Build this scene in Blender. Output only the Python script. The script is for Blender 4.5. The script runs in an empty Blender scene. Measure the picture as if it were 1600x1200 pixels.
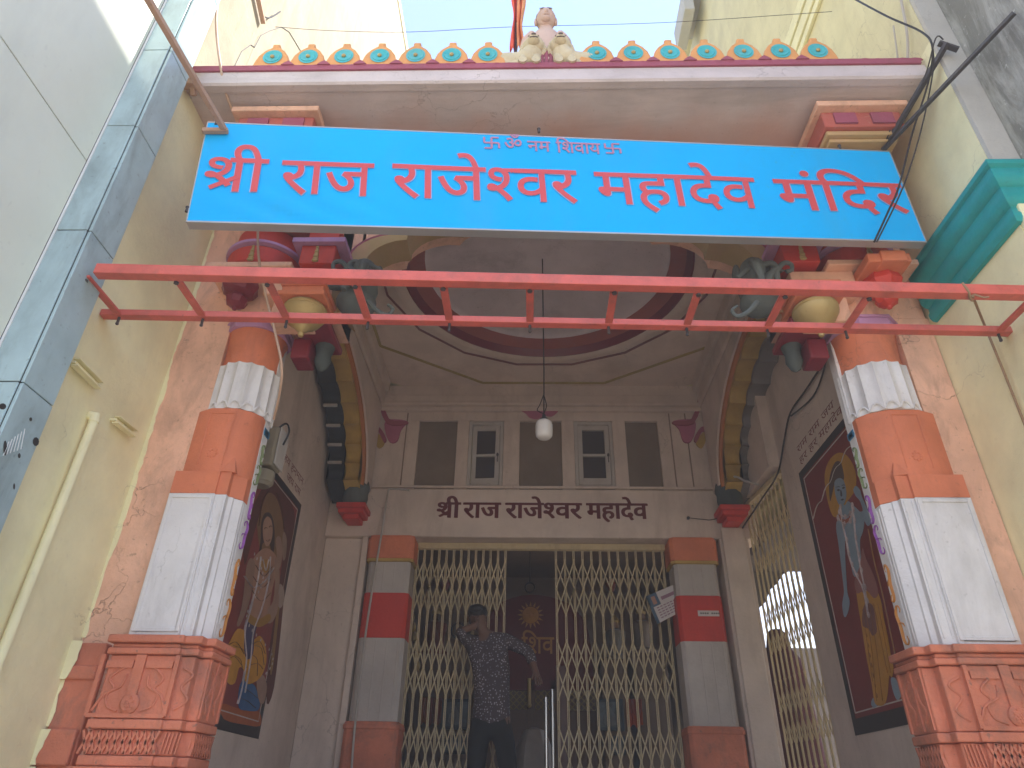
import bpy, bmesh, math, random
from mathutils import Vector, Matrix
R = math.radians
random.seed(7)
S = bpy.context.scene
COL = S.collection

# ------------------------------------------------------------------ camera
F_PX, PITCH, YAW, ROLL = 1081.8, R(31.26), R(1.837), R(1.0275)
CAM = Vector((-0.086, 0.0, 1.55))
fw = Vector((-math.sin(YAW)*math.cos(PITCH), math.cos(YAW)*math.cos(PITCH), math.sin(PITCH)))
r0 = Vector((math.cos(YAW), math.sin(YAW), 0)); u0 = r0.cross(fw)
rt = r0*math.cos(ROLL)+u0*math.sin(ROLL); up = -r0*math.sin(ROLL)+u0*math.cos(ROLL)
cd = bpy.data.cameras.new('camera'); cam = bpy.data.objects.new('camera', cd); COL.objects.link(cam)
cd.sensor_fit = 'HORIZONTAL'; cd.sensor_width = 36; cd.lens = 36*F_PX/1600
cd.clip_start = 0.05; cd.clip_end = 2000
cam.matrix_world = Matrix(((rt.x, up.x, -fw.x, CAM.x), (rt.y, up.y, -fw.y, CAM.y), (rt.z, up.z, -fw.z, CAM.z), (0, 0, 0, 1)))
S.camera = cam
# ------------------------------------------------------------------ light
SUN = Vector((0.60, 0.10, 0.86)).normalized()
W = bpy.data.worlds.new("World"); S.world = W; W.use_nodes = True
nt = W.node_tree; bg = nt.nodes['Background']
sky = nt.nodes.new('ShaderNodeTexSky'); sky.sky_type = 'NISHITA'; sky.sun_disc = False
sky.sun_elevation = math.asin(SUN.z); sky.sun_rotation = math.atan2(SUN.x, SUN.y)
sky.air_density = 1.0; sky.dust_density = .4; sky.ozone_density = 3.0
nt.links.new(sky.outputs[0], bg.inputs[0]); bg.inputs[1].default_value = 0.095
sl = bpy.data.lights.new('sun', 'SUN'); sl.energy = 2.7; sl.angle = R(0.53); sl.color = (1, .95, .87)
so = bpy.data.objects.new('sun', sl); COL.objects.link(so)
so.rotation_euler = (-SUN).to_track_quat('-Z', 'Y').to_euler(); so.location = (6, 1, 14)
S.view_settings.view_transform = 'Standard'; S.view_settings.look = 'None'
S.view_settings.exposure = 2.75; S.view_settings.gamma = 1
S.render.engine = 'CYCLES'
S.cycles.max_bounces = 10; S.cycles.diffuse_bounces = 7; S.cycles.glossy_bounces = 3
S.cycles.use_denoising = True

# ------------------------------------------------------------------ helpers
def ray(u, v):
    return rt*((u-800)/F_PX)+up*((600-v)/F_PX)+fw
def at(u, v, Y):
    d = ray(u, v); return CAM+d*((Y-CAM.y)/d.y)
def atx(u, v, X):
    d = ray(u, v); return CAM+d*((X-CAM.x)/d.x)

def atz(u, v, Z):
    d = ray(u, v); return CAM+d*((Z-CAM.z)/d.z)

class MB:
    def __init__(s): s.v = []; s.f = []; s.mi = []; s.cur = 0
    def add(s, vs, fs):
        n = len(s.v); s.v += [tuple(p) for p in vs]
        for f in fs: s.f.append([i+n for i in f]); s.mi.append(s.cur)
        return s
    def box(s, x0, x1, y0, y1, z0, z1):
        return s.add([(x, y, z) for x in (x0, x1) for y in (y0, y1) for z in (z0, z1)],
                     [(0, 1, 3, 2), (4, 6, 7, 5), (0, 4, 5, 1), (2, 3, 7, 6), (0, 2, 6, 4), (1, 5, 7, 3)])
    def bar(s, a, b, w, h, upv=(0, 0, 1)):
        a = Vector(a); b = Vector(b); d = (b-a).normalized(); q = d.cross(Vector(upv))
        if q.length < 1e-4: q = d.cross(Vector((0, 1, 0)))
        q.normalize(); t = q.cross(d).normalized()
        vs = [p+q*(i*w/2)+t*(j*h/2) for p in (a, b) for i in (-1, 1) for j in (-1, 1)]
        return s.add(vs, [(0, 1, 3, 2), (4, 6, 7, 5), (0, 4, 5, 1), (2, 3, 7, 6), (0, 2, 6, 4), (1, 5, 7, 3)])
    def prism(s, poly, z0, z1, scale=1.0):
        n = len(poly); cx = sum(p[0] for p in poly)/n; cy = sum(p[1] for p in poly)/n
        vs = [(p[0], p[1], z0) for p in poly]+[(cx+(p[0]-cx)*scale, cy+(p[1]-cy)*scale, z1) for p in poly]
        return s.add(vs, [list(range(n))[::-1], list(range(n, 2*n))]+[(i, (i+1) % n, n+(i+1) % n, n+i) for i in range(n)])
    def lathe(s, prof, c, seg=24, a0=0, a1=2*math.pi, flute=None, axis='Z', caps=True):
        full = abs(a1-a0-2*math.pi) < 1e-6; m = seg if full else seg+1
        vs = []
        for r, z in prof:
            for k in range(m):
                a = a0+(a1-a0)*k/seg; rr = r*(flute(a) if flute else 1)
                if axis == 'Z': vs.append((c[0]+rr*math.cos(a), c[1]+rr*math.sin(a), c[2]+z))
                elif axis == 'Y': vs.append((c[0]+rr*math.cos(a), c[1]+z, c[2]+rr*math.sin(a)))
                else: vs.append((c[0]+z, c[1]+rr*math.cos(a), c[2]+rr*math.sin(a)))
        fs = []
        for i in range(len(prof)-1):
            for k in range(seg):
                k2 = (k+1) % m; fs.append((i*m+k, i*m+k2, (i+1)*m+k2, (i+1)*m+k))
        if full and caps:
            if prof[0][0] > 1e-5: fs.append(list(range(m))[::-1])
            if prof[-1][0] > 1e-5: fs.append([(len(prof)-1)*m+k for k in range(m)])
        return s.add(vs, fs)
    def tube(s, pts, r, seg=8, cap=True, sx=1.0):
        pts = [Vector(p) for p in pts]; n = len(pts); rs = r if isinstance(r, (list, tuple)) else [r]*n
        vs = []; prev = None
        for i, p in enumerate(pts):
            d = (pts[min(i+1, n-1)]-pts[max(i-1, 0)]).normalized()
            if prev is None:
                q = d.cross(Vector((0, 0, 1)))
                if q.length < .05: q = d.cross(Vector((0, 1, 0)))
            else: q = prev-d*prev.dot(d)
            q.normalize(); prev = q; t = d.cross(q)
            vs += [p+q*(rs[i]*math.cos(2*math.pi*k/seg))+t*(rs[i]*sx*math.sin(2*math.pi*k/seg)) for k in range(seg)]
        fs = [(i*seg+k, i*seg+(k+1) % seg, (i+1)*seg+(k+1) % seg, (i+1)*seg+k) for i in range(n-1) for k in range(seg)]
        if cap: fs += [list(range(seg))[::-1], [(n-1)*seg+k for k in range(seg)]]
        return s.add(vs, fs)
    def ball(s, c, rx, ry, rz, seg=16, rings=10):
        vs = []; fs = []
        for i in range(rings+1):
            th = math.pi*i/rings
            for k in range(seg):
                a = 2*math.pi*k/seg
                vs.append((c[0]+rx*math.sin(th)*math.cos(a), c[1]+ry*math.sin(th)*math.sin(a), c[2]+rz*math.cos(th)))
        for i in range(rings):
            for k in range(seg): fs.append((i*seg+k, (i+1)*seg+k, (i+1)*seg+(k+1) % seg, i*seg+(k+1) % seg))
        return s.add(vs, fs)
    def plate(s, poly3, nrm, th):
        """flat polygon in 3d given depth along nrm"""
        n = len(poly3); nrm = Vector(nrm)*th
        vs = [Vector(p)+nrm for p in poly3]+[Vector(p) for p in poly3]
        return s.add(vs, [list(range(n)), list(range(n, 2*n))[::-1]]+[(i, n+i, n+(i+1) % n, (i+1) % n) for i in range(n)])
    def cove(s, curve, top, depth0, depth1, mapf):
        """wall above a curve: curve=[(t,z)], up to top, between two depths; mapf(t,d,z)->xyz"""
        n = len(curve)
        for i in range(n-1):
            (t0, z0), (t1, z1) = curve[i], curve[i+1]
            vs = [mapf(t, d, z) for d in (depth0, depth1) for t, z in ((t0, z0), (t1, z1), (t1, top), (t0, top))]
            s.add(vs, [(0, 1, 2, 3), (7, 6, 5, 4), (0, 4, 5, 1)])
        return s

def smooth(poly, k=4, closed=True):
    n = len(poly); out = []
    P = [Vector(p) for p in poly]
    for i in range(n if closed else n-1):
        if closed: a, b, c, d = P[(i-1) % n], P[i], P[(i+1) % n], P[(i+2) % n]
        else: a, b, c, d = P[max(i-1, 0)], P[i], P[i+1], P[min(i+2, n-1)]
        for j in range(k):
            t = j/k
            out.append(.5*((2*b)+(c-a)*t+(2*a-5*b+4*c-d)*t*t+(3*b-a-3*c+d)*t**3))
    if not closed: out.append(P[-1])
    return out

def objs(name, mb, mats, parent=None, bevel=0, angle=35, tol=.004):
    """one object per separate piece of the builder"""
    nv = len(mb.v); rep_ = list(range(nv))
    def find(i):
        while rep_[i] != i: rep_[i] = rep_[rep_[i]]; i = rep_[i]
        return i
    for f in mb.f:
        for i in f[1:]: rep_[find(i)] = find(f[0])
    gr = {}
    for f, mi in zip(mb.f, mb.mi): gr.setdefault(find(f[0]), []).append(f)
    G = []
    for fs in gr.values():
        ids = sorted({i for f in fs for i in f}); P = [mb.v[i] for i in ids]
        bb = [min(p[k] for p in P)-tol for k in range(3)]+[max(p[k] for p in P)+tol for k in range(3)]
        G.append([fs, bb])
    merged = True
    while merged:
        merged = False
        for a in range(len(G)):
            for b in range(a+1, len(G)):
                A, B = G[a][1], G[b][1]
                if all(A[k] <= B[k+3] and B[k] <= A[k+3] for k in range(3)):
                    G[a] = [G[a][0]+G[b][0], [min(A[k], B[k]) for k in range(3)]+[max(A[k+3], B[k+3]) for k in range(3)]]
                    del G[b]; merged = True; break
            if merged: break
    out = []
    for fs, bb in G:
        ids = sorted({i for f in fs for i in f}); mp_ = {i: k for k, i in enumerate(ids)}
        m_ = MB(); m_.add([mb.v[i] for i in ids], [[mp_[i] for i in f] for f in fs]); out.append(obj(name, m_, mats, parent, bevel, angle))
    return out

def obj(name, mb, mats, parent=None, bevel=0, angle=35, recenter=True, loc=None):
    me = bpy.data.meshes.new(name); vs = [Vector(p) for p in mb.v]
    L = Vector((0, 0, 0))
    if parent is not None: L = -Vector(parent['_w']) if '_w' in parent else Vector((0, 0, 0))
    elif recenter and vs:
        L = Vector(((min(p.x for p in vs)+max(p.x for p in vs))/2, (min(p.y for p in vs)+max(p.y for p in vs))/2, min(p.z for p in vs)))
        vs = [p-L for p in vs]
    me.from_pydata(vs, [], mb.f)
    if not isinstance(mats, (list, tuple)): mats = [mats]
    for m in mats: me.materials.append(m)
    for p, i in zip(me.polygons, mb.mi): p.material_index = i
    bm = bmesh.new(); bm.from_mesh(me)
    bmesh.ops.remove_doubles(bm, verts=bm.verts, dist=1e-5)
    bmesh.ops.recalc_face_normals(bm, faces=bm.faces); bm.to_mesh(me); bm.free()
    for p in me.polygons: p.use_smooth = True
    me.set_sharp_from_angle(angle=R(angle))
    o = bpy.data.objects.new(name, me); COL.objects.link(o)
    o.location = L
    if parent is not None:
        o.parent = parent
        # sub-part: parent is a mesh part whose own origin already compensates
        if parent.type == 'MESH': o.location = (0, 0, 0) if '_c' not in parent else -Vector(parent['_c'])
    elif recenter: o['_c'] = tuple(L)
    if bevel:
        b = o.modifiers.new('bevel', 'BEVEL'); b.width = bevel; b.segments = 2; b.limit_method = 'ANGLE'; b.angle_limit = R(40)
    return o

def thing(name, label, cat, loc=(0, 0, 0), group=None):
    o = bpy.data.objects.new(name, None); COL.objects.link(o)
    o.location = loc; o['_w'] = tuple(loc); o.empty_display_size = .1
    o['label'] = label; o['category'] = cat
    if group: o['group'] = group
    return o
def tag(o, label, cat, group=None):
    o['label'] = label; o['category'] = cat
    if group: o['group'] = group
    return o

# ------------------------------------------------------------------ materials
def mat(name, col, rough=.8, var=.12, scale=2.5, bump=.25, bscale=35, stain=None, crack=0.0, metallic=0.0, spec=.35, coord='Object', coat=0.0, dirtscale=(1.3, 1.3, .35)):
    m = bpy.data.materials.new(name); m.use_nodes = True
    N = m.node_tree.nodes; Lk = m.node_tree.links.new
    b = N['Principled BSDF']; b.inputs['Roughness'].default_value = rough; b.inputs['Metallic'].default_value = metallic
    b.inputs['Specular IOR Level'].default_value = spec; b.inputs['Coat Weight'].default_value = coat
    tc = N.new('ShaderNodeTexCoord'); co = tc.outputs[coord]
    n1 = N.new('ShaderNodeTexNoise'); n1.inputs['Scale'].default_value = scale; n1.inputs['Detail'].default_value = 7; n1.inputs['Roughness'].default_value = .62
    Lk(co, n1.inputs['Vector'])
    rp = N.new('ShaderNodeValToRGB'); rp.color_ramp.elements[0].position = .32; rp.color_ramp.elements[1].position = .68
    rp.color_ramp.elements[0].color = [c*(1-var) for c in col]+[1]; rp.color_ramp.elements[1].color = [min(.95, c*(1+var*.7)) for c in col]+[1]
    Lk(n1.outputs['Fac'], rp.inputs[0]); out = rp.outputs[0]
    def mix(fac, a, colb):
        x = N.new('ShaderNodeMix'); x.data_type = 'RGBA'
        Lk(fac, x.inputs[0]); Lk(a, x.inputs[6]); x.inputs[7].default_value = list(colb)+[1]; return x.outputs[2]
    def mth(op, a, bv):
        x = N.new('ShaderNodeMath'); x.operation = op
        Lk(a, x.inputs[0])
        if isinstance(bv, (int, float)): x.inputs[1].default_value = bv
        else: Lk(bv, x.inputs[1])
        return x.outputs[0]
    if stain:
        scol, amt, ss = stain
        mp = N.new('ShaderNodeMapping'); mp.inputs['Scale'].default_value = dirtscale; Lk(co, mp.inputs[0])
        n2 = N.new('ShaderNodeTexNoise'); n2.inputs['Scale'].default_value = ss; n2.inputs['Detail'].default_value = 9; n2.inputs['Roughness'].default_value = .7
        n2.inputs['Distortion'].default_value = .4
        Lk(mp.outputs[0], n2.inputs['Vector'])
        r2 = N.new('ShaderNodeValToRGB'); r2.color_ramp.elements[0].position = .5; r2.color_ramp.elements[1].position = .78
        Lk(n2.outputs['Fac'], r2.inputs[0]); out = mix(mth('MULTIPLY', r2.outputs[0], amt), out, scol)
        # small specks / chips
        n3 = N.new('ShaderNodeTexNoise'); n3.inputs['Scale'].default_value = 38; n3.inputs['Detail'].default_value = 3; Lk(co, n3.inputs['Vector'])
        r3 = N.new('ShaderNodeValToRGB'); r3.color_ramp.elements[0].position = .66; r3.color_ramp.elements[1].position = .74
        Lk(n3.outputs['Fac'], r3.inputs[0]); out = mix(mth('MULTIPLY', r3.outputs[0], amt*.7), out, scol)
    hgt = None
    if crack:
        dn = N.new('ShaderNodeTexNoise'); dn.inputs['Scale'].default_value = 4; dn.inputs['Detail'].default_value = 5; Lk(co, dn.inputs['Vector'])
        ad = N.new('ShaderNodeMixRGB') if False else N.new('ShaderNodeMix'); ad.data_type = 'VECTOR'; ad.inputs[0].default_value = .35
        Lk(co, ad.inputs[4]); Lk(dn.outputs['Color'], ad.inputs[5])
        vo = N.new('ShaderNodeTexVoronoi'); vo.feature = 'DISTANCE_TO_EDGE'; vo.inputs['Scale'].default_value = 2.6; Lk(ad.outputs[1], vo.inputs['Vector'])
        lt = N.new('ShaderNodeMapRange'); lt.inputs[1].default_value = 0.0; lt.inputs[2].default_value = .007; lt.inputs[3].default_value = 1; lt.inputs[4].default_value = 0
        Lk(vo.outputs['Distance'], lt.inputs[0])
        gn = N.new('ShaderNodeTexNoise'); gn.inputs['Scale'].default_value = 1.1; Lk(co, gn.inputs['Vector'])
        g2 = N.new('ShaderNodeValToRGB'); g2.color_ramp.elements[0].position = .52; g2.color_ramp.elements[1].position = .62; Lk(gn.outputs['Fac'], g2.inputs[0])
        cm = mth('MULTIPLY', lt.outputs[0], g2.outputs[0]); cm = mth('MULTIPLY', cm, crack*.45)
        out = mix(cm, out, (.10, .085, .07)); hgt = cm
    Lk(out, b.inputs['Base Color'])
    if bump:
        nb = N.new('ShaderNodeTexNoise'); nb.inputs['Scale'].default_value = bscale; nb.inputs['Detail'].default_value = 6; nb.inputs['Roughness'].default_value = .65; Lk(co, nb.inputs['Vector'])
        h = mth('ADD', mth('MULTIPLY', nb.outputs['Fac'], .5), mth('MULTIPLY', n1.outputs['Fac'], .8))
        if hgt is not None: h = mth('SUBTRACT', h, hgt)
        bu = N.new('ShaderNodeBump'); bu.inputs['Strength'].default_value = bump; bu.inputs['Distance'].default_value = .02
        Lk(h, bu.inputs['Height']); Lk(bu.outputs[0], b.inputs['Normal'])
    return m

DIRT = (.13, .105, .085)
M = {}
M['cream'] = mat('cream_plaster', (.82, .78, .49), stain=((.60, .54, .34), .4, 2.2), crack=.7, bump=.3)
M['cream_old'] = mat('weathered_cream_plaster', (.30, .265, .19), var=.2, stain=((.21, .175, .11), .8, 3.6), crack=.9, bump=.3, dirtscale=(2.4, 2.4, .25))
M['cream_up'] = mat('sun_bleached_yellow_plaster', (.69, .64, .39), stain=((.48, .41, .25), .6, 2.6), crack=.8, bump=.3, dirtscale=(2, 2, .3))
M['salmon'] = mat('salmon_plaster', (.80, .48, .33), var=.2, stain=((.32, .19, .13), .75, 3.4), crack=1.3, bump=.6, bscale=20, dirtscale=(2, 2, .8))
M['terracotta'] = mat('terracotta_paint', (.60, .20, .115), rough=.75, var=.24, stain=((.20, .125, .095), 1.0, 2.6), bump=.7, bscale=26, dirtscale=(1.5, 1.5, 1.2))
M['orange'] = mat('orange_paint', (.66, .205, .10), var=.18, stain=((.38, .12, .06), .65, 3.4), bump=.45, rough=.6, crack=.6)
M['white'] = mat('white_paint', (.72, .71, .70), stain=((.36, .35, .33), .6, 3.4), bump=.35, rough=.7, crack=.5)
M['inwhite'] = mat('interior_whitewash', (.66, .56, .48), stain=((.34, .27, .22), .6, 1.9), bump=.35, crack=1.0)
M['ceilwhite'] = mat('ceiling_whitewash', (.74, .62, .53), stain=((.42, .32, .26), .6, 1.6), bump=.25, crack=1.0, dirtscale=(1, 1, 1))
M['shade'] = mat('shaded_white_paint', (.50, .46, .42), stain=((.34, .29, .25), .6, 3), bump=.3)  # white of the inner pillars, darkened to stand for the porch shade
M['red'] = mat('red_paint', (.58, .048, .028), stain=((.20, .04, .03), .4, 3), bump=.25, rough=.55)
M['faded_red'] = mat('faded_brick_red_paint', (.46, .115, .085), bump=.35, stain=((.45, .26, .2), .7, 4), dirtscale=(1, 1, 1))
M['faded_ochre'] = mat('faded_ochre_paint', (.50, .34, .16), bump=.35, stain=((.5, .3, .22), .7, 4), dirtscale=(1, 1, 1))
M['maroon'] = mat('maroon_paint', (.20, .018, .030), rough=.35, bump=.2, stain=((.09, .02, .02), .4, 4))
M['lilac'] = mat('lilac_paint', (.50, .27, .46), bump=.3, stain=((.25, .14, .2), .5, 4))
M['pink'] = mat('pink_paint', (.45, .14, .22), bump=.2, stain=((.25, .1, .12), .5, 4))
M['gold'] = mat('gold_paint', (.46, .34, .14), rough=.5, metallic=.3, bump=.2, stain=((.24, .15, .05), .5, 5))
M['yellow'] = mat('ochre_yellow_paint', (.50, .33, .075), bump=.3, rough=.55, stain=((.28, .16, .03), .55, 4), var=.25)
M['oredge'] = mat('arch_orange_paint', (.50, .19, .06), bump=.3)
M['teal_dark'] = mat('dark_teal_paint', (.07, .085, .08), bump=.4, stain=((.02, .025, .025), .6, 4))
M['teal_grey'] = mat('grey_teal_paint', (.115, .135, .13), bump=.4, stain=((.04, .05, .05), .6, 4))
M['arch_grey'] = mat('dark_grey_plaster', (.22, .205, .19), bump=.4, stain=((.05, .05, .05), .6, 3))  # grey for the back band of the right arch
M['black_arch'] = mat('near_black_paint', (.04, .044, .044), bump=.5)  # near black for the back band of the left arch
M['turq'] = mat('turquoise_paint', (.015, .33, .34), rough=.45, bump=.35, stain=((.015, .16, .17), .4, 4))
M['petal_or'] = mat('peach_orange_paint', (.72, .34, .12), bump=.3, stain=((.4, .2, .1), .4, 5))
M['petal_teal'] = mat('sky_teal_paint', (.06, .44, .48), bump=.3, stain=((.5, .5, .45), .3, 5))
M['mauve'] = mat('mauve_paint', (.34, .085, .13), bump=.4, stain=((.2, .08, .08), .5, 4))
M['ivory'] = mat('ivory_statue_paint', (.62, .54, .36), bump=.35, stain=((.3, .22, .12), .7, 5))
M['skin_stone'] = mat('pale_pink_statue_paint', (.62, .45, .37), bump=.3, stain=((.3, .2, .15), .5, 5))
M['hair_stone'] = mat('dark_statue_hair', (.12, .09, .08), bump=.3)
M['panelpale'] = mat('pale_metal_cladding', (.64, .67, .57), rough=.42, var=.05, bump=.03, stain=((.40, .42, .38), .3, 2.5), spec=.5)
M['tile'] = mat('blue_grey_tile', (.37, .50, .52), rough=.28, var=.14, scale=5, bump=.04, stain=((.09, .11, .12), .6, 4), spec=.55)
M['grout'] = mat('dark_grout', (.03, .03, .03))
M['trim'] = mat('white_corner_trim', (.7, .72, .72), rough=.4, bump=.05)
M['greyplaster'] = mat('grey_cement_plaster', (.50, .49, .44), stain=((.58, .56, .50), .6, 5), bump=.5, crack=.4)
M['olive'] = mat('peeling_olive_paint', (.185, .19, .17), rough=.5, var=.2, bump=.3, stain=((.62, .62, .58), .9, 2.2), dirtscale=(3.5, 3.5, .55))
M['signblue'] = mat('blue_flex_print', (.0, .43, .90), rough=.5, var=.07, scale=.9, bump=.14, bscale=3, spec=.12, stain=((.05, .38, .66), .55, 1.6))
M['signred'] = mat('red_print', (.60, .075, .085), rough=.4, var=.05, bump=0)
M['signpale'] = mat('pale_print_outline', (.30, .42, .72), rough=.4, var=.03, bump=0)
M['alum'] = mat('grey_aluminium_edge', (.40, .41, .42), rough=.45, metallic=.4, bump=.05)
M['redsteel'] = mat('red_enamel_steel', (.58, .115, .085), rough=.45, var=.2, scale=7, bump=.16, stain=((.24, .085, .06), .75, 6), spec=.5, dirtscale=(1, 1, 1))
M['blacksteel'] = mat('rusty_dark_steel', (.045, .045, .05), rough=.5, bump=.25, stain=((.12, .07, .05), .5, 6))
M['wood'] = mat('weathered_batten', (.40, .25, .17), rough=.7, bump=.4, stain=((.18, .1, .06), .6, 6))
M['cable_tan'] = mat('tan_cable', (.50, .34, .24), rough=.5, bump=0)
M['cable_black'] = mat('black_cable', (.02, .02, .022), rough=.5, bump=0)
M['cable_white'] = mat('dusty_white_cable', (.45, .42, .38), rough=.5, bump=0)
M['rope'] = mat('jute_rope', (.33, .22, .13), rough=.9, bump=.6, bscale=150)
M['winframe'] = mat('dusty_white_wood', (.50, .47, .43), bump=.3, stain=((.3, .25, .2), .5, 4))
M['oliveboard'] = mat('olive_brown_board', (.22, .175, .13), rough=.4, var=.2, bump=.06, stain=((.22, .12, .08), .35, 1.3))
M['gate'] = mat('cream_gate_steel', (.56, .46, .27), rough=.5, bump=.12, stain=((.2, .13, .07), .5, 7))
M['paper'] = mat('notice_paper', (.62, .58, .55), bump=.1, rough=.6)
M['lampwhite'] = mat('white_milk_glass', (.78, .77, .74), rough=.25, bump=.02, var=.04)
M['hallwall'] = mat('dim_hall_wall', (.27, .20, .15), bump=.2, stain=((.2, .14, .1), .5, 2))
M['concrete'] = mat('dusty_street_concrete', (.43, .36, .28), bump=.4, stain=((.16, .15, .13), .6, 1.4), dirtscale=(1, 1, 1))
M['stone'] = mat('polished_stone_floor', (.46, .37, .29), rough=.35, bump=.06, stain=((.2, .17, .15), .5, 1.6), dirtscale=(1, 1, 1))
M['black_frame'] = mat('black_painted_border', (.02, .018, .017), bump=.1, rough=.5)
glass = bpy.data.materials.new('dusty_window_glass'); glass.use_nodes = True
g = glass.node_tree.nodes['Principled BSDF']; g.inputs['Base Color'].default_value = (.06, .05, .045, 1); g.inputs['Roughness'].default_value = .18; g.inputs['Specular IOR Level'].default_value = .5
tcn = glass.node_tree.nodes.new('ShaderNodeTexNoise'); tcn.inputs['Scale'].default_value = 5; rr = glass.node_tree.nodes.new('ShaderNodeMapRange'); rr.inputs[3].default_value = .25; rr.inputs[4].default_value = .4
glass.node_tree.links.new(tcn.outputs[0], rr.inputs[0]); glass.node_tree.links.new(rr.outputs[0], g.inputs['Roughness'])
M['glass'] = glass
PAINTS = {}
def paint(c, rough=.6, var=.12):
    k = tuple(c)+(rough, var)
    if k not in PAINTS: PAINTS[k] = mat('mural_paint', c, rough=rough, var=var, scale=9, bump=.08, stain=(tuple(x*.6 for x in c), .35, 6))
    return PAINTS[k]

# ------------------------------------------------------------------ Devanagari lettering
ADV = {'श': .68, 'र': .409, 'ी': .259, 'ा': .259, 'ज': .742, 'े': 0, 'व': .556, 'म': .598, 'ह': .531, 'द': .52, 'ं': 0, 'ि': .28, 'न': .555, 'य': .58, 'ॐ': .902, ' ': .3}
def glyph(ch, off, ext):
    c = bpy.data.curves.new('lettering', 'FONT'); c.body = ch; c.offset = off; c.extrude = ext; c.resolution_u = 4
    o = bpy.data.objects.new('lettering', c); COL.objects.link(o); bpy.context.view_layer.update()
    e = o.evaluated_get(bpy.context.evaluated_depsgraph_get()); me = e.to_mesh()
    vs = [v.co.copy() for v in me.vertices]; fs = [list(p.vertices) for p in me.polygons]
    e.to_mesh_clear(); bpy.data.objects.remove(o); bpy.data.curves.remove(c)
    return vs, fs
def clipx(vs, fs, xmax):
    V = []; Fo = []
    for f in fs:
        P = [vs[i] for i in f]; out = []
        for a, b in zip(P, P[1:]+P[:1]):
            ia, ib = a.x <= xmax, b.x <= xmax
            if ia: out.append(a)
            if ia != ib: out.append(a.lerp(b, (xmax-a.x)/(b.x-a.x)))
        if len(out) > 2: n = len(V); V += out; Fo.append(list(range(n, n+len(out))))
    return V, Fo
def strokebox(a, b, w, ext):
    a = Vector((a[0], a[1], 0)); b = Vector((b[0], b[1], 0)); d = (b-a).normalized(); q = Vector((-d.y, d.x, 0))*w/2
    P = [a-q, b-q, b+q, a+q]
    return ([p+Vector((0, 0, ext)) for p in P]+[p-Vector((0, 0, ext)) for p in P],
            [[0, 1, 2, 3], [7, 6, 5, 4]]+[[i, 4+i, 4+(i+1) % 4, (i+1) % 4] for i in range(4)])
def deva(text, off=.012, ext=.004):
    """'S' = sha+ra conjunct, 'H' = half sha, '+' = swastika mark; returns verts, faces, width (em)"""
    x = 0; AV = []; AF = []
    def put(vs, fs, dx):
        n = len(AV); AV.extend([Vector((v.x+dx, v.y, v.z)) for v in vs]); AF.extend([[i+n for i in f] for f in fs])
    for ch in text:
        if ch == 'H':
            put(*clipx(*glyph('श', min(off, .012), ext), .45-min(off, .012)), x); put(*strokebox((.30, .59), (.62, .59), .07, ext*.98), x); x += .47
        elif ch == 'S':
            vs, fs = clipx(*glyph('श', min(off, .012), ext), .45-min(off, .012))
            vs = [Vector((v.x, .622-(.622-v.y)*.86, v.z)) for v in vs]
            put(vs, fs, x); put(*strokebox((.13, .05), (.50, .27), .075, ext*.97), x)
            put(*strokebox((.40, .59), (.62, .59), .07, ext*.98), x)
            put(*glyph('ा', off, ext), x+.36); x += .36+.259
        elif ch == '+':
            w = .085
            for a, b in (((.30, 0), (.30, .6)), ((0, .3), (.6, .3)), ((.30, .6), (.6, .6)), ((.6, .3), (.6, 0)), ((.3, 0), (0, 0)), ((0, .3), (0, .6))):
                put(*strokebox(a, b, w, ext*(1+.02*random.random())), x)
            x += .75
        else:
            if ch != ' ': put(*glyph(ch, min(off, .010) if ch in 'दव' else off, ext), x)
            x += ADV.get(ch, .3)
    x1 = max(v.x for v in AV); x0 = min(v.x for v in AV)
    return AV, AF, x0, x1
def letter_mb(mb, text, mapf, x0, x1, zb, zh, off=.012, ext=.004):
    """fit text in x0..x1, baseline zb, headline zh; mapf(a,b,c)-> world, c = height above the surface"""
    vs, fs, a0, a1 = deva(text, off, ext); k = (x1-x0)/(a1-a0); kz = (zh-zb)/.622
    return mb.add([mapf(x0+(v.x-a0)*k, zb+v.y*kz, v.z*.4) for v in vs], fs)

# ================================================================== SETTING
g_ = MB(); g_.add([(-60, -60, 0), (60, -60, 0), (60, 70, 0), (-60, 70, 0)], [(0, 1, 2, 3)])
o = obj('street', g_, M['concrete'], recenter=False); o['kind'] = 'structure'
FL = 1.28
p_ = MB(); p_.box(-2.19, 2.24, 3.0, 10.2, .004, FL)
o = obj('temple_floor', p_, M['stone'], recenter=False); o['kind'] = 'structure'
st = MB()
for i in range(6): st.box(-1.4, 1.45, 3.0-.26*(6-i), 3.0-.26*(5-i)-.004*(i < 5), .004, .005+(i+1)*.18)
o = obj('entrance_steps', st, M['stone'], recenter=False, bevel=.01); o['kind'] = 'structure'
c_ = MB(); c_.box(2.28, 14, 5.7, 16, .004, FL-.25)
o = obj('courtyard_ground', c_, M['concrete'], recenter=False); o['kind'] = 'structure'

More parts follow.
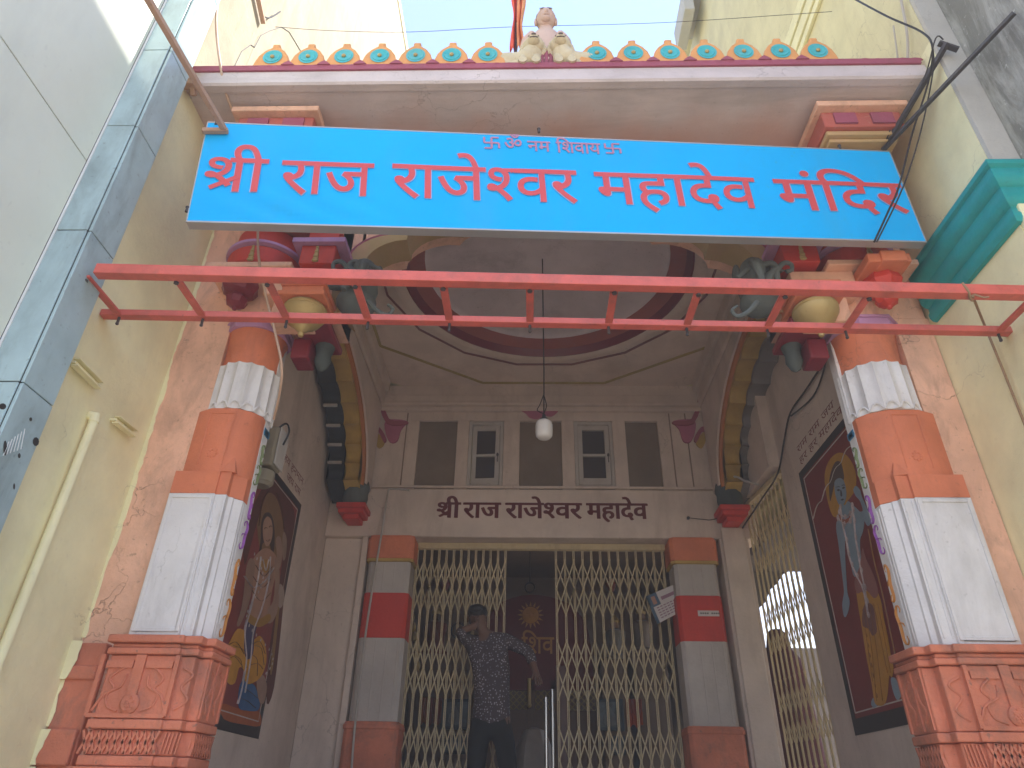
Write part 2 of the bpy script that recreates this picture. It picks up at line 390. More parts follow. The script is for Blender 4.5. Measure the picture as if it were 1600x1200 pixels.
# ---- left building
XL = -2.2
lb = thing('apartment_building', 'tall cream neighbouring building with blue grey tiled corner on the left', 'building', (-3.2, 5, 0))
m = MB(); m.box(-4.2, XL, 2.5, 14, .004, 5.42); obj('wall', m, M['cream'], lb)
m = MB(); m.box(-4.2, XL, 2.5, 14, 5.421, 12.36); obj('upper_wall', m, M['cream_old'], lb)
m = MB(); m.box(-4.4, XL+.02, 2.45, 14.1, 12.364, 12.5); obj('roof_slab', m, M['cream'], lb)
m = MB()
zj = [1.2, 2.905, 3.72, 4.56, 5.38, 6.25, 7.1, 8.0, 8.9, 9.8, 10.7, 11.6, 12.3]
zs = [atx(37, 597, -2.1).z, atx(140, 357, -2.1).z, atx(213, 193, -2.1).z, atx(265, 72, -2.1).z]
dzt = (zs[2]-zs[0])/2
zj = [.004]+[zs[0]-dzt*k for k in (2, 1)]+zs+[zs[3]+dzt*k for k in range(1, 9)]
for a, b in zip(zj[:-1], zj[1:]):
    m.box(-2.115, -2.1, 2.303, 2.499, a+.003, b-.003)
    m.box(-2.258, -2.117, 2.295, 2.303, a+.003, b-.003)
obj('tile_cladding', m, M['tile'], lb, bevel=.002)
m = MB(); m.box(-2.268, -2.116, 2.304, 2.4995, .004, zj[-1]); objs('tile_backing', m, M['grout'], lb)
m = MB(); zc = atx(0, 55, -2.27).z; ya = 1.0
for a, b in ((.004, zc-2.42), (zc-2.414, zc-.003), (zc+.003, zc+2.4), (zc+2.406, zc+4.8), (zc+4.806, 12.36)):
    m.box(-2.30, -2.27, ya, 2.29, a, b)
obj('metal_cladding', m, M['panelpale'], lb, bevel=.002)
m = MB(); m.box(-4.2, -2.302, ya, 2.498, .004, 12.36); objs('side_wall', m, M['grout'], lb)
m = MB(); m.box(-2.269, -2.2585, 2.2915, 2.303, .004, 12.3); objs('corner_trim', m, M['trim'], lb)

m = MB()
for u, v, w_, h_ in ((4, 635, 8, 5), (56, 690, 7, 7), (8, 700, 4, 12), (30, 712, 3, 4), (22, 760, 2, 5), (48, 655, 3, 3)):
    P = [atx(u+w_*.7*math.cos(a*.7), v+h_*math.sin(a*.7), -2.0985) for a in range(9)]; m.plate([(-2.0985, p.y, p.z) for p in P], (1, 0, 0), .0008)
objs('black_smudge', m, M['grout'], lb)
m = MB()
for k in range(6):
    a = atx(14+k*5, 690-k*4, -2.0985); b = atx(5+k*5.5, 712-k*2, -2.0985); m.bar((-2.0985, a.y, a.z), (-2.0985, b.y, b.z), .0012, .004, (1, 0, 0))
objs('scratch', m, M['trim'], lb)

rg = random.Random(3)
for za, zb, yy in ((1.29, 1.655, 3.286), (1.662, 1.798, 3.287), (1.81, 2.0, 3.311), (2.0, 2.165, 3.296), (2.19, 5.2, 3.357)):
    m = MB(); n = max(6, int((zb-za)/.028)); prev = .02; L = []
    for k in range(n+1):
        prev = min(.05, max(.006, prev+rg.uniform(-.013, .013))); L.append((-2.199+prev*(1 if zb < 2.2 else .55), yy, za+(zb-za)*k/n))
    for p, q in zip(L, L[1:]):
        m.add([(-2.2, yy, p[2]), p, q, (-2.2, yy, q[2]), (-2.2, yy+.003, p[2]), (p[0], yy+.003, p[2]), (q[0], yy+.003, q[2]), (-2.2, yy+.003, q[2])], [(0, 1, 2, 3), (1, 5, 6, 2)])
    obj('ragged_plaster_edge', m, M['cream'], lb)

# ---- right building
XR = 2.27
rb = thing('yellow_building', 'tall yellow neighbouring building with turquoise cornice on the right', 'building', (3.2, 5, 0))
m = MB()
ZR = 11.15
m.box(XR, 4.0, 2.51, 5.60, .004, 5.45); m.box(XR, 4.0, 5.60, 8.0, 4.15, 5.45)
obj('wall', m, M['cream'], rb)
m = MB(); m.box(XR, 4.0, 2.51, 8.0, 5.451, ZR); m.box(XR, 4.0, 8.0, 14, 5.9, ZR)
obj('upper_wall', m, M['cream_up'], rb)
m = MB(); m.box(XR+.002, 4.0, 2.482, 2.508, 4.3, ZR); obj('plaster_return', m, M['greyplaster'], rb)
m = MB(); m.box(2.41, 4.0, 1.1, 2.480, 4.28, ZR); objs('side_wall', m, M['olive'], rb)
m = MB(); m.box(2.272, 2.95, 2.47, 2.5085, .004, 4.1); m.box(2.88, 2.95, 1.1, 2.468, .004, 4.1); obj('lower_wall', m, M['cream'], rb, bevel=.006)
m = MB()   # turquoise moulded cornice: profile swept along the side, the return and the near wall
prof = [(0, 4.09), (.03, 4.095), (.048, 4.115), (.05, 4.14), (.034, 4.16), (.034, 4.185), (.06, 4.195), (.078, 4.22), (.082, 4.25), (.066, 4.275), (.066, 4.30), (.09, 4.31), (.112, 4.335), (.116, 4.37), (.10, 4.395), (.10, 4.41), (.125, 4.42), (.13, 4.44), (.12, 4.455), (0, 4.465)]
path = [(XR-.002, 3.30), (XR-.002, 2.51), (2.95, 2.51)]
prof = [(d*.72, z-.115) for d, z in prof]
def off(i, d):
    x, y = path[i]
    if i == 0: return (x-d, y)
    if i == 1: return (x-d, y-d)
    return (x, y-d)
n = len(prof)
for i in range(2):
    vs = [off(k, d)+(z,) for k in (i, i+1) for d, z in prof]
    m.add(vs, [(j, (j+1) % n, n+(j+1) % n, n+j) for j in range(n)])
m.add([off(0, d)+(z,) for d, z in prof], [list(range(n))])
obj('cornice', m, M['turq'], rb)
m = MB()
for k in range(5):
    m.box(XR-.03-.012*(k % 2), XR-.001, 2.9, 14, 7.15+.09*k, 7.15+.09*k+.075)
obj('wall_moulding', m, M['cream'], rb, bevel=.006)
m = MB(); q = at(1075, 20, 5.6); m.box(2.08, 2.5, 5.3, 6.1, 11.154, 11.30); m.box(1.98, 2.12, 5.4, 6.0, 10.75, 11.15)
objs('roof_overhang', m, M['greyplaster'], rb, bevel=.01)
m = MB(); m.box(2.2, 4.1, 1.05, 14.1, 11.302, 11.40) ; obj('roof_slab', m, M['cream'], rb)

# ================================================================== TEMPLE
T = thing('temple', 'small Hindu temple front in orange, white and salmon with a deep eave and arched porch', 'temple', (0, 6, FL))
CXF = .085; CB = .03
def mirx(s, x, c): return c+s*x
# facade wall above the pillars with cusped opening
def cusp(n, a, b, cy, cz, amp, steps=8, p=1.0):
    out = []
    for i in range(n*steps+1):
        th = math.pi-math.pi*i/(n*steps)
        k = 1-amp*(1-abs(math.sin(math.pi*i/steps))**.7)
        out.append((cy+a*k*math.cos(th), cz+b*k*abs(math.sin(th))**p))
    return out
fm = lambda t, d, z: (t, d, z)
ac = cusp(9, 1.42, 1.02, CXF, 4.05, .06)
ac = [(-2.19, 4.05), (-1.42+CXF-.02, 4.05)]+ac+[(1.42+CXF+.02, 4.05), (2.25, 4.05)]
m = MB(); m.cove(ac, 5.3, 3.36, 3.62, fm); obj('facade_wall', m, M['salmon'], T)
m = MB(); m.box(-2.195, -1.90, 3.36, 3.62, FL, 4.048); m.box(2.06, 2.265, 3.36, 3.62, FL, 4.048); objs('side_strip', m, M['salmon'], T)
ac2 = cusp(9, 1.36, .98, CXF, 4.05, .07)
m = MB()
for i in range(len(ac2)-1):
    (a, b), (c, d) = ac2[i], ac2[i+1]; k = 1.085
    o1 = lambda t, z: (CXF+(t-CXF)*k, 4.05+(z-4.05)*k)
    A, B = o1(a, b), o1(c, d)
    m.add([(a, 3.30, b), (c, 3.30, d), (B[0], 3.30, B[1]), (A[0], 3.30, A[1]), (a, 3.5, b), (c, 3.5, d), (B[0], 3.358, B[1]), (A[0], 3.358, A[1])],
          [(0, 1, 2, 3), (0, 4, 5, 1), (3, 2, 6, 7)])
obj('arch_moulding', m, mat('dull_ochre_paint', (.42, .29, .13), bump=.35, stain=((.50, .26, .17), .8, 3), dirtscale=(1, 1, 1)), T)
ac3 = cusp(9, 1.36, .98, CXF, 4.05, .07)
m = MB()
m.tube([(CXF+(a-CXF)*1.09, 3.31, 4.05+(b-4.05)*1.09) for a, b in ac3], .014, 6); obj('arch_edging', m, M['mauve'], T)

# eave, roof
m = MB()
pe = [(2.60, 5.265), (2.60, 5.365), (3.4, 5.50), (3.4, 5.36), (3.36, 5.10), (3.30, 5.19), (3.2, 5.24), (3.0, 5.268), (2.70, 5.262), (2.665, 5.262), (2.66, 5.252), (2.612, 5.252)]
x0, x1 = -2.198, 2.262; n = len(pe)
m.add([(x, y, z) for x in (x0, x1) for y, z in pe], [(i, (i+1) % n, n+(i+1) % n, n+i) for i in range(n)]+[list(range(n)), list(range(n, 2*n))])
eave_m = mat('dirty_eave_plaster', (.60, .53, .52), stain=((.34, .30, .28), .7, 2), bump=.3, crack=.8, dirtscale=(.5, 2.5, 2.5))
# worn salmon wash that fades towards the drip edge
N = eave_m.node_tree.nodes; Lk = eave_m.node_tree.links.new
sep = N.new('ShaderNodeSeparateXYZ'); tcx = N.new('ShaderNodeTexCoord'); Lk(tcx.outputs['Object'], sep.inputs[0])
nn = N.new('ShaderNodeTexNoise'); nn.inputs['Scale'].default_value = 3; nn.inputs['Detail'].default_value = 6; Lk(tcx.outputs['Object'], nn.inputs['Vector'])
ma = N.new('ShaderNodeMath'); ma.operation = 'MULTIPLY_ADD'; ma.inputs[1].default_value = .5; Lk(nn.outputs[0], ma.inputs[0]); Lk(sep.outputs[1], ma.inputs[2])
mr = N.new('ShaderNodeMapRange'); mr.inputs[1].default_value = 3.02; mr.inputs[2].default_value = 3.42; Lk(ma.outputs[0], mr.inputs[0])
bs = N['Principled BSDF']; src = bs.inputs['Base Color'].links[0].from_socket
mx = N.new('ShaderNodeMix'); mx.data_type = 'RGBA'; Lk(mr.outputs[0], mx.inputs[0]); Lk(src, mx.inputs[6]); mx.inputs[7].default_value = (.60, .34, .26, 1); Lk(mx.outputs[2], bs.inputs['Base Color'])
ev = obj('eave', m, eave_m, T)
m = MB(); m.box(x0+.02, x1-.02, 2.588, 2.70, 5.368, 5.415)
for k in range(60):
    xx = x0+.05+k*.074; m.ball((xx, 2.597, 5.407+.004*random.random()), .05, .012, .008+.008*random.random(), 8, 5)
obj('eave_coping', m, M['mauve'], T)
m = MB(); m.box(-2.195, 2.262, 3.402, 10.2, 5.80, 5.92); obj('roof', m, M['cream'], T)
m = MB(); m.box(-2.195, 2.262, 3.3, 3.40, 5.505, 5.80); obj('roof_kerb', m, M['cream'], T)
# eave brackets (boxed capitals under the eave)
for s, c in ((-1, -1.66), (1, 1.90)):
    m = MB(); m.box(c-.235, c+.235, 2.77, 3.30, 5.03, 5.16); m.box(c-.20, c+.20, 3.04, 3.34, 4.63, 4.965); b1 = obj('eave_bracket', m, M['faded_red'], T, bevel=.008)
    m = MB(); m.box(c-.27, c+.27, 2.72, 3.30, 5.162, 5.205); m.box(c-.25, c+.25, 2.745, 3.30, 5.206, 5.235)
    obj('bracket_cap', m, M['salmon'], b1, bevel=.006)
    m = MB(); m.box(c-.17, c-.04, 2.757, 2.769, 5.05, 5.14); m.box(c+.05, c+.18, 2.757, 2.769, 5.05, 5.14); objs('inset_panel', m, M['mauve'], b1)
    m = MB(); m.box(c-.22, c+.22, 2.80, 3.28, 4.995, 5.028); m.box(c-.20, c+.20, 2.83, 3.28, 4.968, 4.994); obj('bracket_foot', m, M['faded_ochre'], b1, bevel=.006)

# side walls, ceiling
wallx = {-1: -2.1, 1: 2.1}
m = MB(); m.box(-2.19, -2.1, 3.62, 6.56, FL, 5.5); objs('side_wall', m, M['inwhite'], T)
m = MB(); m.box(2.1, 2.19, 3.62, 5.62, FL, 5.5); m.box(2.0, 2.19, 5.62, 6.5, 4.12, 5.5)
objs('side_wall', m, M['inwhite'], T)
ARC = {}
for s, X0 in ((-1, -1.70), (1, 1.73)):
    def mp(t, d, z, s=s): return (d, t, z)
    def ext(c): return [(3.3, c[0][1]), ]+c+[(6.5, c[-1][1])]
    base = [(4.75+1.53*math.cos(math.pi-math.pi*i/40), 4.22+.88*math.sin(math.pi*i/40)) for i in range(41)]
    full = [(3.625, 4.22)]+[p for p in base if 3.63 < p[0] < 6.49]+[(6.498, 4.22)]
    m = MB(); m.cove(full, 5.5, X0, X0+s*.02, mp); obj('arch_wall', m, M['inwhite'], T)
    def band(c, d0, d1, thick=None):
        c = [p for p in c if 3.66 < p[0] < 6.46]; c = [(3.66, c[0][1]-.05)]+c+[(6.46, c[-1][1]-.12)]
        mm = MB(); mm.cove(c, 5.4, d0, d1, mp); return mm
    e1 = [(4.75+1.50*math.cos(math.pi-math.pi*i/40), 4.2+.86*math.sin(math.pi*i/40)) for i in range(41)]
    obj('arch_edging', band(e1, X0+s*.021, X0+s*.05), M['oredge'], T)
    c1 = cusp(15, 1.47, .84, 4.75, 4.2, .045)
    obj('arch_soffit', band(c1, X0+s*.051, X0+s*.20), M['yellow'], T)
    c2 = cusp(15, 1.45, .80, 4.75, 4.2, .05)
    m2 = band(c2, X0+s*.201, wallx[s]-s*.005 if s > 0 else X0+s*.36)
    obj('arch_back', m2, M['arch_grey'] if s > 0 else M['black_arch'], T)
    if s < 0:
        m = MB()
        for i in (14, 13, 12, 11, 7):
            th = math.pi-math.pi*(i*8)/(15*8); k = .93
            m.box(X0-.35, X0-.215, 4.75+1.45*k*math.cos(th)-.012, 4.75+1.45*k*math.cos(th)+.012, 4.2+.8*k*abs(math.sin(th))-.02, 4.2+.8*k*abs(math.sin(th))+.004)
        objs('white_ribs', m, M['winframe'], T)  # pale strips set at some cusps of the back band
    # corbel: dark bulb on a red stepped foot
    xc = X0+s*.11
    m = MB(); m.lathe([(.04, 4.0), (.10, 4.02), (.125, 4.08), (.12, 4.15), (.135, 4.19), (.12, 4.25), (.10, 4.30), (0.02, 4.32)], (xc, 6.36, 0), 10)
    cb = obj('corbel', m, M['teal_grey'] if s < 0 else M['teal_dark'], T)
    m = MB()
    for (w, a, b) in ((.14, 3.955, 4.005), (.12, 3.91, 3.954), (.075, 3.86, 3.909)): m.box(xc-w, xc+w, 6.36-w, 6.49, a, b)
    obj('corbel_foot', m, M['red'], cb, bevel=.008)

# ceiling with dome
DC = (CB+.02, 4.65); DR = 1.30; ZC = 5.5
m = MB(); seg = 64
outer = []
for k in range(seg):
    a = 2*math.pi*k/seg; dx, dy = math.cos(a), math.sin(a)
    tx = 1.77/abs(dx) if abs(dx) > 1e-6 else 9; ty = ((6.545-DC[1]) if dy > 0 else (DC[1]-3.4))/abs(dy) if abs(dy) > 1e-6 else 9
    t = min(tx, ty); outer.append((DC[0]+dx*t, DC[1]+dy*t))
inner = [(DC[0]+DR*math.cos(2*math.pi*k/seg), DC[1]+min(DR, 1.19 if False else DR)*math.sin(2*math.pi*k/seg)) for k in range(seg)]
inner = [(x, max(y, 3.45)) for x, y in inner]
m.add([(x, y, ZC) for x, y in outer]+[(x, y, ZC) for x, y in inner], [(k, (k+1) % seg, seg+(k+1) % seg, seg+k) for k in range(seg)])
m.add([(-1.74, 3.4, 5.501), (1.80, 3.4, 5.501), (1.80, 3.46, 5.501), (-1.74, 3.46, 5.501)], [(0, 1, 2, 3)])
ce = obj('ceiling', m, M['ceilwhite'], T)
def ring(prof, mt, name):
    mm = MB(); mm.lathe([(r, z) for r, z in prof], (DC[0], DC[1], ZC), 72, caps=False); return obj(name, mm, mt, ce, angle=60)
dome_m = mat('mauve_grey_dome_paint', (.74, .66, .68), stain=((.2, .16, .16), .5, 2), bump=.2, dirtscale=(1, 1, 1), crack=.4)
ring([(1.36, -.002), (1.36, -.035), (1.30, -.05), (1.25, -.03), (1.25, .02)], M['ceilwhite'], 'dome_moulding')
ring([(1.249, -.045), (1.235, -.05), (1.19, .02), (1.20, .03), (1.22, .03)], M['maroon'], 'dome_rim')
ring([(1.189, .012), (1.06, .05), (1.06, .06)], mat('faded_red_band', (.36, .10, .08), bump=.2, stain=((.3, .2, .18), .5, 4)), 'dome_band')
ring([(1.058, .05), (1.0, .07), (.99, .063), (.80, .105), (.79, .098), (.60, .13), (.59, .123), (.38, .15), (.37, .143), (.15, .16), (.001, .165)], dome_m, 'dome')
def octo(w, h, inset, z, wid, mt, name):
    yb = DC[1]
    P = [(-w, -h+inset*.72), (-w+inset, -h), (w-inset, -h), (w, -h+inset*.72), (w, h-inset*.72), (w-inset, h), (-w+inset, h), (-w, h-inset*.72)]
    mm = MB(); P3 = [(DC[0]+x, max(3.47, yb+y+.12), z) for x, y in P]
    for a, b in zip(P3, P3[1:]+P3[:1]): mm.bar(a, b, wid, .012)
    return obj(name, mm, mt, ce)
yl = mat('faded_yellow_line', (.40, .31, .11), bump=.2, stain=((.5, .46, .4), .5, 6))
octo(1.66, 1.70, 1.0, ZC-.008, .028, yl, 'octagon_line')
mm = MB(); prof8 = []
for k in range(17):
    a = 2*math.pi*k/16+math.pi/16; prof8.append((DC[0]+1.47*math.cos(a), max(3.47, DC[1]+1.47*math.sin(a)), ZC-.01))
mm.tube(prof8, .011, 6); obj('scalloped_line', mm, mat('faded_maroon_line', (.22, .09, .09), bump=.1), ce)
# small cornice at the side arch walls / back
m = MB(); m.box(-1.70, -1.62, 3.63, 6.44, 5.36, 5.498); m.box(1.65, 1.73, 3.63, 6.44, 5.36, 5.498); m.box(-1.70, -1.66, 3.63, 6.44, 5.20, 5.358); m.box(1.69, 1.73, 3.63, 6.44, 5.20, 5.358)
objs('cornice', m, M['inwhite'], T, bevel=.015)

# back wall
YB = 6.5
m = MB(); m.box(-2.1, 2.1, YB, YB+.28, 3.76, 4.262); lint = obj('lintel', m, M['inwhite'], T, bevel=.012)
m = MB(); m.box(-1.72, 1.75, YB-.03, YB-.001, 4.262, 4.285); obj('lintel_ledge', m, M['inwhite'], T, bevel=.004)
m = MB()
xs_open = [(-1.28, -.87), (-.745, -.375), (-.205, .238), (.368, .775), (.912, 1.255)]
edges = [-2.1]+[v for p in xs_open for v in p]+[2.1]
for a, b in zip(edges[::2], edges[1::2]): m.box(a, b, YB+.04, YB+.28, 4.264, 5.062)
m.box(-2.1, 2.1, YB+.04, YB+.28, 5.063, 5.5)
obj('back_wall', m, M['inwhite'], T, bevel=.004)
m = MB(); m.box(-1.70, 1.73, YB-.01, YB+.039, 5.16, 5.21); m.box(-1.70, 1.73, YB-.05, YB+.039, 5.211, 5.25); m.box(-1.70, 1.73, YB+.0, YB+.039, 5.251, 5.36); obj('wall_cornice', m, M['inwhite'], T, bevel=.008)
for a, b in (xs_open[0], xs_open[2], xs_open[4]):
    m = MB(); m.box(a+.001, b-.001, YB+.075, YB+.27, 4.265, 5.061); obj('board_panel', m, M['oliveboard'], T)
m = MB()
for x in (-1.42, 1.38, 1.55): m.box(x, x+.012, YB+.03, YB+.0395, 4.29, 5.15)
objs('wall_groove', m, M['hallwall'], T)
for (a, b), op in ((xs_open[1], -.10), (xs_open[3], .0)):
    m = MB(); w = .035
    m.box(a+.002, a+w, YB+.05, YB+.12, 4.29, 5.06); m.box(b-w, b-.002, YB+.05, YB+.12, 4.29, 5.06); m.box(a+w, b-w, YB+.05, YB+.12, 5.02, 5.06); m.box(a+w, b-w, YB+.05, YB+.12, 4.29, 4.33)
    wf = obj('window', m, M['winframe'], T, bevel=.004)
    m = MB(); a2, b2 = a+w+.004, b-w-.004; y0 = YB+.055; w2 = .045
    m.box(a2, a2+w2, y0, y0+.035, 4.335, 5.015); m.box(b2-w2, b2, y0, y0+.035, 4.335, 5.015)
    m.box(a2+w2, b2-w2, y0, y0+.035, 4.96, 5.015); m.box(a2+w2, b2-w2, y0, y0+.035, 4.335, 4.41); m.box(a2+w2, b2-w2, y0+.003, y0+.03, 4.655, 4.685)
    sh = obj('casement', m, M['winframe'], wf, bevel=.004)
    if op:
        piv = Vector((b2, y0, 0)); sh.location = Vector(sh.location)
        for v in sh.data.vertices:
            p = v.co-piv; v.co = piv+Vector((p.x*math.cos(op)-p.y*math.sin(op), p.x*math.sin(op)+p.y*math.cos(op), p.z))
    m = MB(); m.box(a2+w2, b2-w2, y0+.036, y0+.046, 4.335, 5.015); obj('pane', m, M['glass'], wf)
    m = MB(); m.lathe([(.012, 0), (.012, .02), (.005, .03)], (b2-.02, y0-.02, 4.65), 8); m.bar((b2-.02, y0-.02, 4.65), (b2-.02, y0-.02, 4.58), .008, .008); obj('latch', m, M['blacksteel'], wf)
# lettering painted on the lintel
m = MB()
lm = lambda a, b, c: (a, YB-.0015-c*.2, b)
words = [('Sी', 682, 720), ('राज', 723, 783), ('राजेHवर', 789, 910), ('महादेव', 916, 1013)]
for w, a, b in words:
    for k, (dx, dz) in enumerate(((0, 0), (.0065, .002), (.012, -.0015))):   # brush-painted: three overlapping strokes
        letter_mb(m, w, (lambda a_, b_, c_, dx=dx, dz=dz, k=k: lm(a_+dx, b_+dz, c_+k*.0012)), at(a, 800, YB).x, at(b, 800, YB).x-.012, 3.957, 4.112, off=.008)
obj('painted_lettering', m, mat('maroon_lettering_paint', (.12, .012, .018), bump=.1), T)
# painted bracket ornaments in the upper corners + pink splash over the lamp
def wallpoly(mb, pix, Y, th=.006): mb.plate(smooth([at(u, v, Y) for u, v in pix], 3), (0, -1, 0), th)
for s in (-1, 1):
    def f(L): return [(845+s*(845-u)*-1 if s < 0 else 845+(845-u)*.955, v) for u, v in L]
    fl = (lambda L: L) if s < 0 else (lambda L: [(1086-(u-602), v) for u, v in L])
    m = MB(); wallpoly(m, fl([(604, 658), (636, 659), (627, 672), (621, 690), (610, 692), (603, 678)]), YB+.036, .02); obj('bracket_ornament', m, M['pink'], T)
    m = MB(); wallpoly(m, fl([(585, 617), (596, 618), (608, 655), (636, 659), (634, 664), (604, 662), (590, 626), (585, 625)]), YB+.015, .015)
    wallpoly(m, fl([(585, 668), (594, 669), (604, 686), (600, 692), (592, 676), (585, 675)]), YB+.015, .015); objs('bracket_edging', m, M['mauve'], T)
    m = MB(); wallpoly(m, fl([(586, 676), (592, 678), (601, 693), (592, 701), (586, 690)]), YB+.03, .012); obj('bracket_leaf', m, M['yellow'], T)
m = MB(); wallpoly(m, [(812, 640), (825, 641), (838, 638), (852, 641), (868, 640), (872, 643), (862, 651), (850, 650), (840, 655), (828, 653), (822, 647)], YB+.002, .002); obj('paint_patch', m, M['pink'], T)

# ================================================================== PILLARS
def front_pillar(c, s, label, wk=1.0):
    """s = +1 right pillar (its inner side faces -x)"""
    t = thing('pillar', label, 'pillar', (c, 3.5, FL), 'striped front pillars')
    q = -s   # direction of the inner side
    def P(L): return [(c+q*x*wk, y) for x, y in L]
    def side(mb_args, name, mt, par, **k): return obj(name, mb_args, mt, par, **k)
    # base
    base = [(-.24, 3.33), (-.24, 3.265), (.11, 3.265), (.11, 3.285), (.20, 3.285), (.20, 3.34), (.25, 3.34), (.25, 3.56), (-.24, 3.56)]
    def grow(L, g): return [(x+(g if x > 0 else -g), y-g if y < 3.5 else y) for x, y in L]
    m = MB()
    m.prism(P(grow(base, .0)), 1.84, 2.10); m.prism(P(grow(base, .015)), 1.80, 1.838); m.prism(P(grow(base, .012)), 1.66, 1.70); m.prism(P(grow(base, -.004)), 1.702, 1.798)
    m.prism(P(grow(base, .035)), FL, 1.658); m.prism(P(grow(base, .018)), 2.102, 2.13); m.prism(P(grow(base, .004)), 2.131, 2.15); m.prism(P(grow(base, .028)), 2.151, 2.185)
    b = obj('base', m, M['terracotta'], t, bevel=.006)
    m = MB()   # carved relief on the base
    yf = 3.262
    def F(x, z, d=0): return (c+q*x, yf-d, z)
    for x in (-.235, .105): m.bar(F(x, 1.85), F(x, 2.10), .018, .014, (0, 1, 0))
    m.bar(F(-.06, 1.93), F(-.06, 2.10), .045, .02, (0, 1, 0)); m.lathe([(.0, -.02), (.03, -.018), (.042, -.008), (.045, .01)], F(-.06, 1.90), 16, axis='Y')
    for k in range(14):
        a = k*2.4; m.ball(F(-.06+.024*math.cos(a)*(k % 3)/2, 1.90+.024*math.sin(a)*(k % 3)/2, .018), .007, .006, .007, 6, 4)
    for sg in (-1, 1):
        m.tube(smooth([F(-.06+sg*.16, 1.87), F(-.06+sg*.13, 1.93), F(-.06+sg*.09, 1.96), F(-.06+sg*.12, 2.0), F(-.06+sg*.08, 2.04), F(-.06+sg*.05, 2.05)], 5, False), .006, 6)
        m.tube(smooth([F(-.06+sg*.05, 1.87), F(-.06+sg*.10, 1.89), F(-.06+sg*.11, 1.94), F(-.06+sg*.06, 1.97), F(-.06+sg*.05, 2.02)], 5, False), .005, 6)
    m.bar(F(-.21, 2.06), F(-.09, 2.06), .03, .016, (0, 1, 0)); m.bar(F(-.03, 2.06), F(.09, 2.06), .03, .016, (0, 1, 0))
    m.bar(F(-.235, 1.852), F(.105, 1.852), .016, .016, (0, 1, 0))
    for k in range(10):   # triangular fretwork band
        x = -.225+k*.033
        m.bar(F(x, 1.705, -.006), F(x+.0165, 1.75, -.006), .010, .022, (0, 1, 0)); m.bar(F(x+.033, 1.705, -.006), F(x+.0165, 1.75, -.006), .010, .022, (0, 1, 0))
        m.bar(F(x, 1.795, -.006), F(x+.0165, 1.75, -.006), .010, .022, (0, 1, 0)); m.bar(F(x+.033, 1.795, -.006), F(x+.0165, 1.75, -.006), .010, .022, (0, 1, 0))
    xi = c+q*.251*wk
    for k in range(8):
        y = 3.345+k*.026
        for za, zb in ((1.705, 1.75), (1.795, 1.75)):
            m.bar((xi, y, za), (xi, y+.015, zb), .008, .016, (1, 0, 0)); m.bar((xi, y+.03, za), (xi, y+.015, zb), .008, .016, (1, 0, 0))
    for y in (3.36, 3.45, 3.56): m.bar((xi, y, 1.85), (xi, y, 2.10), .016, .014, (1, 0, 0))
    for y0 in (3.40, 3.50):
        m.tube(smooth([(xi, y0-.02, 2.06), (xi, y0+.025, 2.03), (xi, y0+.02, 1.97), (xi, y0-.01, 1.93), (xi, y0+.01, 1.88)], 5, False), .006, 6)
    for k in range(5):
        x = .118+.016*k
        m.bar((c+q*x, 3.282, 1.71), (c+q*x+q*.008, 3.282, 1.79), .005, .01, (0, 1, 0))
    m.tube(smooth([(c+q*.13, 3.283, 2.05), (c+q*.18, 3.283, 2.02), (c+q*.14, 3.283, 1.97), (c+q*.18, 3.283, 1.92), (c+q*.13, 3.283, 1.88)], 5, False), .006, 6)
    obj('carved_relief', m, M['terracotta'], b)
    # plinth block that joins the base to the neighbour wall
    m = MB(); xa = -2.198 if s < 0 else c+.24; xb = c-.24 if s < 0 else 2.268
    m.box(xa+.001, xb-.03, 3.315, 3.6, FL, 2.16); m.box(xa+.002, xb-.035, 3.30, 3.6, 2.0, 2.06); m.box(xa+.002, xb-.035, 3.29, 3.6, 1.66, 1.80)
    objs('base_return', m, M['terracotta'], t, bevel=.008)
    # lower white shaft
    sh = [(-.205, 3.33), (-.205, 3.30), (.07, 3.30), (.07, 3.315), (.135, 3.315), (.135, 3.345), (.158, 3.36), (.158, 3.37), (.198, 3.405), (.198, 3.465), (-.205, 3.465)]
    m = MB(); m.prism(P(sh), 2.186, 2.895)
    for a, d in ((-.19, .05),):
        m.box(*sorted((c+q*wk*-.195, c+q*wk*-.178)), 3.294, 3.3, 2.21, 2.885); m.box(*sorted((c+q*wk*.048, c+q*wk*.065)), 3.294, 3.3, 2.21, 2.885)
        m.box(*sorted((c+q*wk*-.178, c+q*wk*.048)), 3.294, 3.3, 2.21, 2.228); m.box(*sorted((c+q*wk*-.178, c+q*wk*.048)), 3.294, 3.3, 2.868, 2.885)
    m.box(*sorted((c+q*wk*.08, c+q*wk*.088)), 3.310, 3.315, 2.22, 2.88); m.box(*sorted((c+q*wk*.117, c+q*wk*.127)), 3.310, 3.315, 2.22, 2.88)
    for y0, y1 in ((3.418, 3.426), (3.448, 3.456)): m.box(*sorted((c+q*.197*wk, c+q*.202*wk)), y0, y1, 2.21, 2.88)
    obj('shaft', m, M['white'], t, bevel=.004)
    # orange octagon
    sh2 = [(-.20, 3.40), (-.20, 3.36), (-.10, 3.315), (.065, 3.315), (.155, 3.365), (.196, 3.42), (.196, 3.465), (-.20, 3.465)]
    low = [(-.205, 3.33), (-.205, 3.30), (.07, 3.30), (.07, 3.315), (.135, 3.315), (.135, 3.345), (.198, 3.405), (.198, 3.465), (-.205, 3.465)]
    m = MB(); m.prism(P(sh2), 3.02, 3.405); m.prism(P(low), 2.896, 3.02)
    m.add([(c+q*x, y, z) for x, y, z in ((.06, 3.302, 3.02), (.135, 3.318, 3.02), (.135, 3.345, 3.02), (.10, 3.34, 3.12))], [(0, 1, 3), (1, 2, 3), (0, 3, 2), (0, 2, 1)])
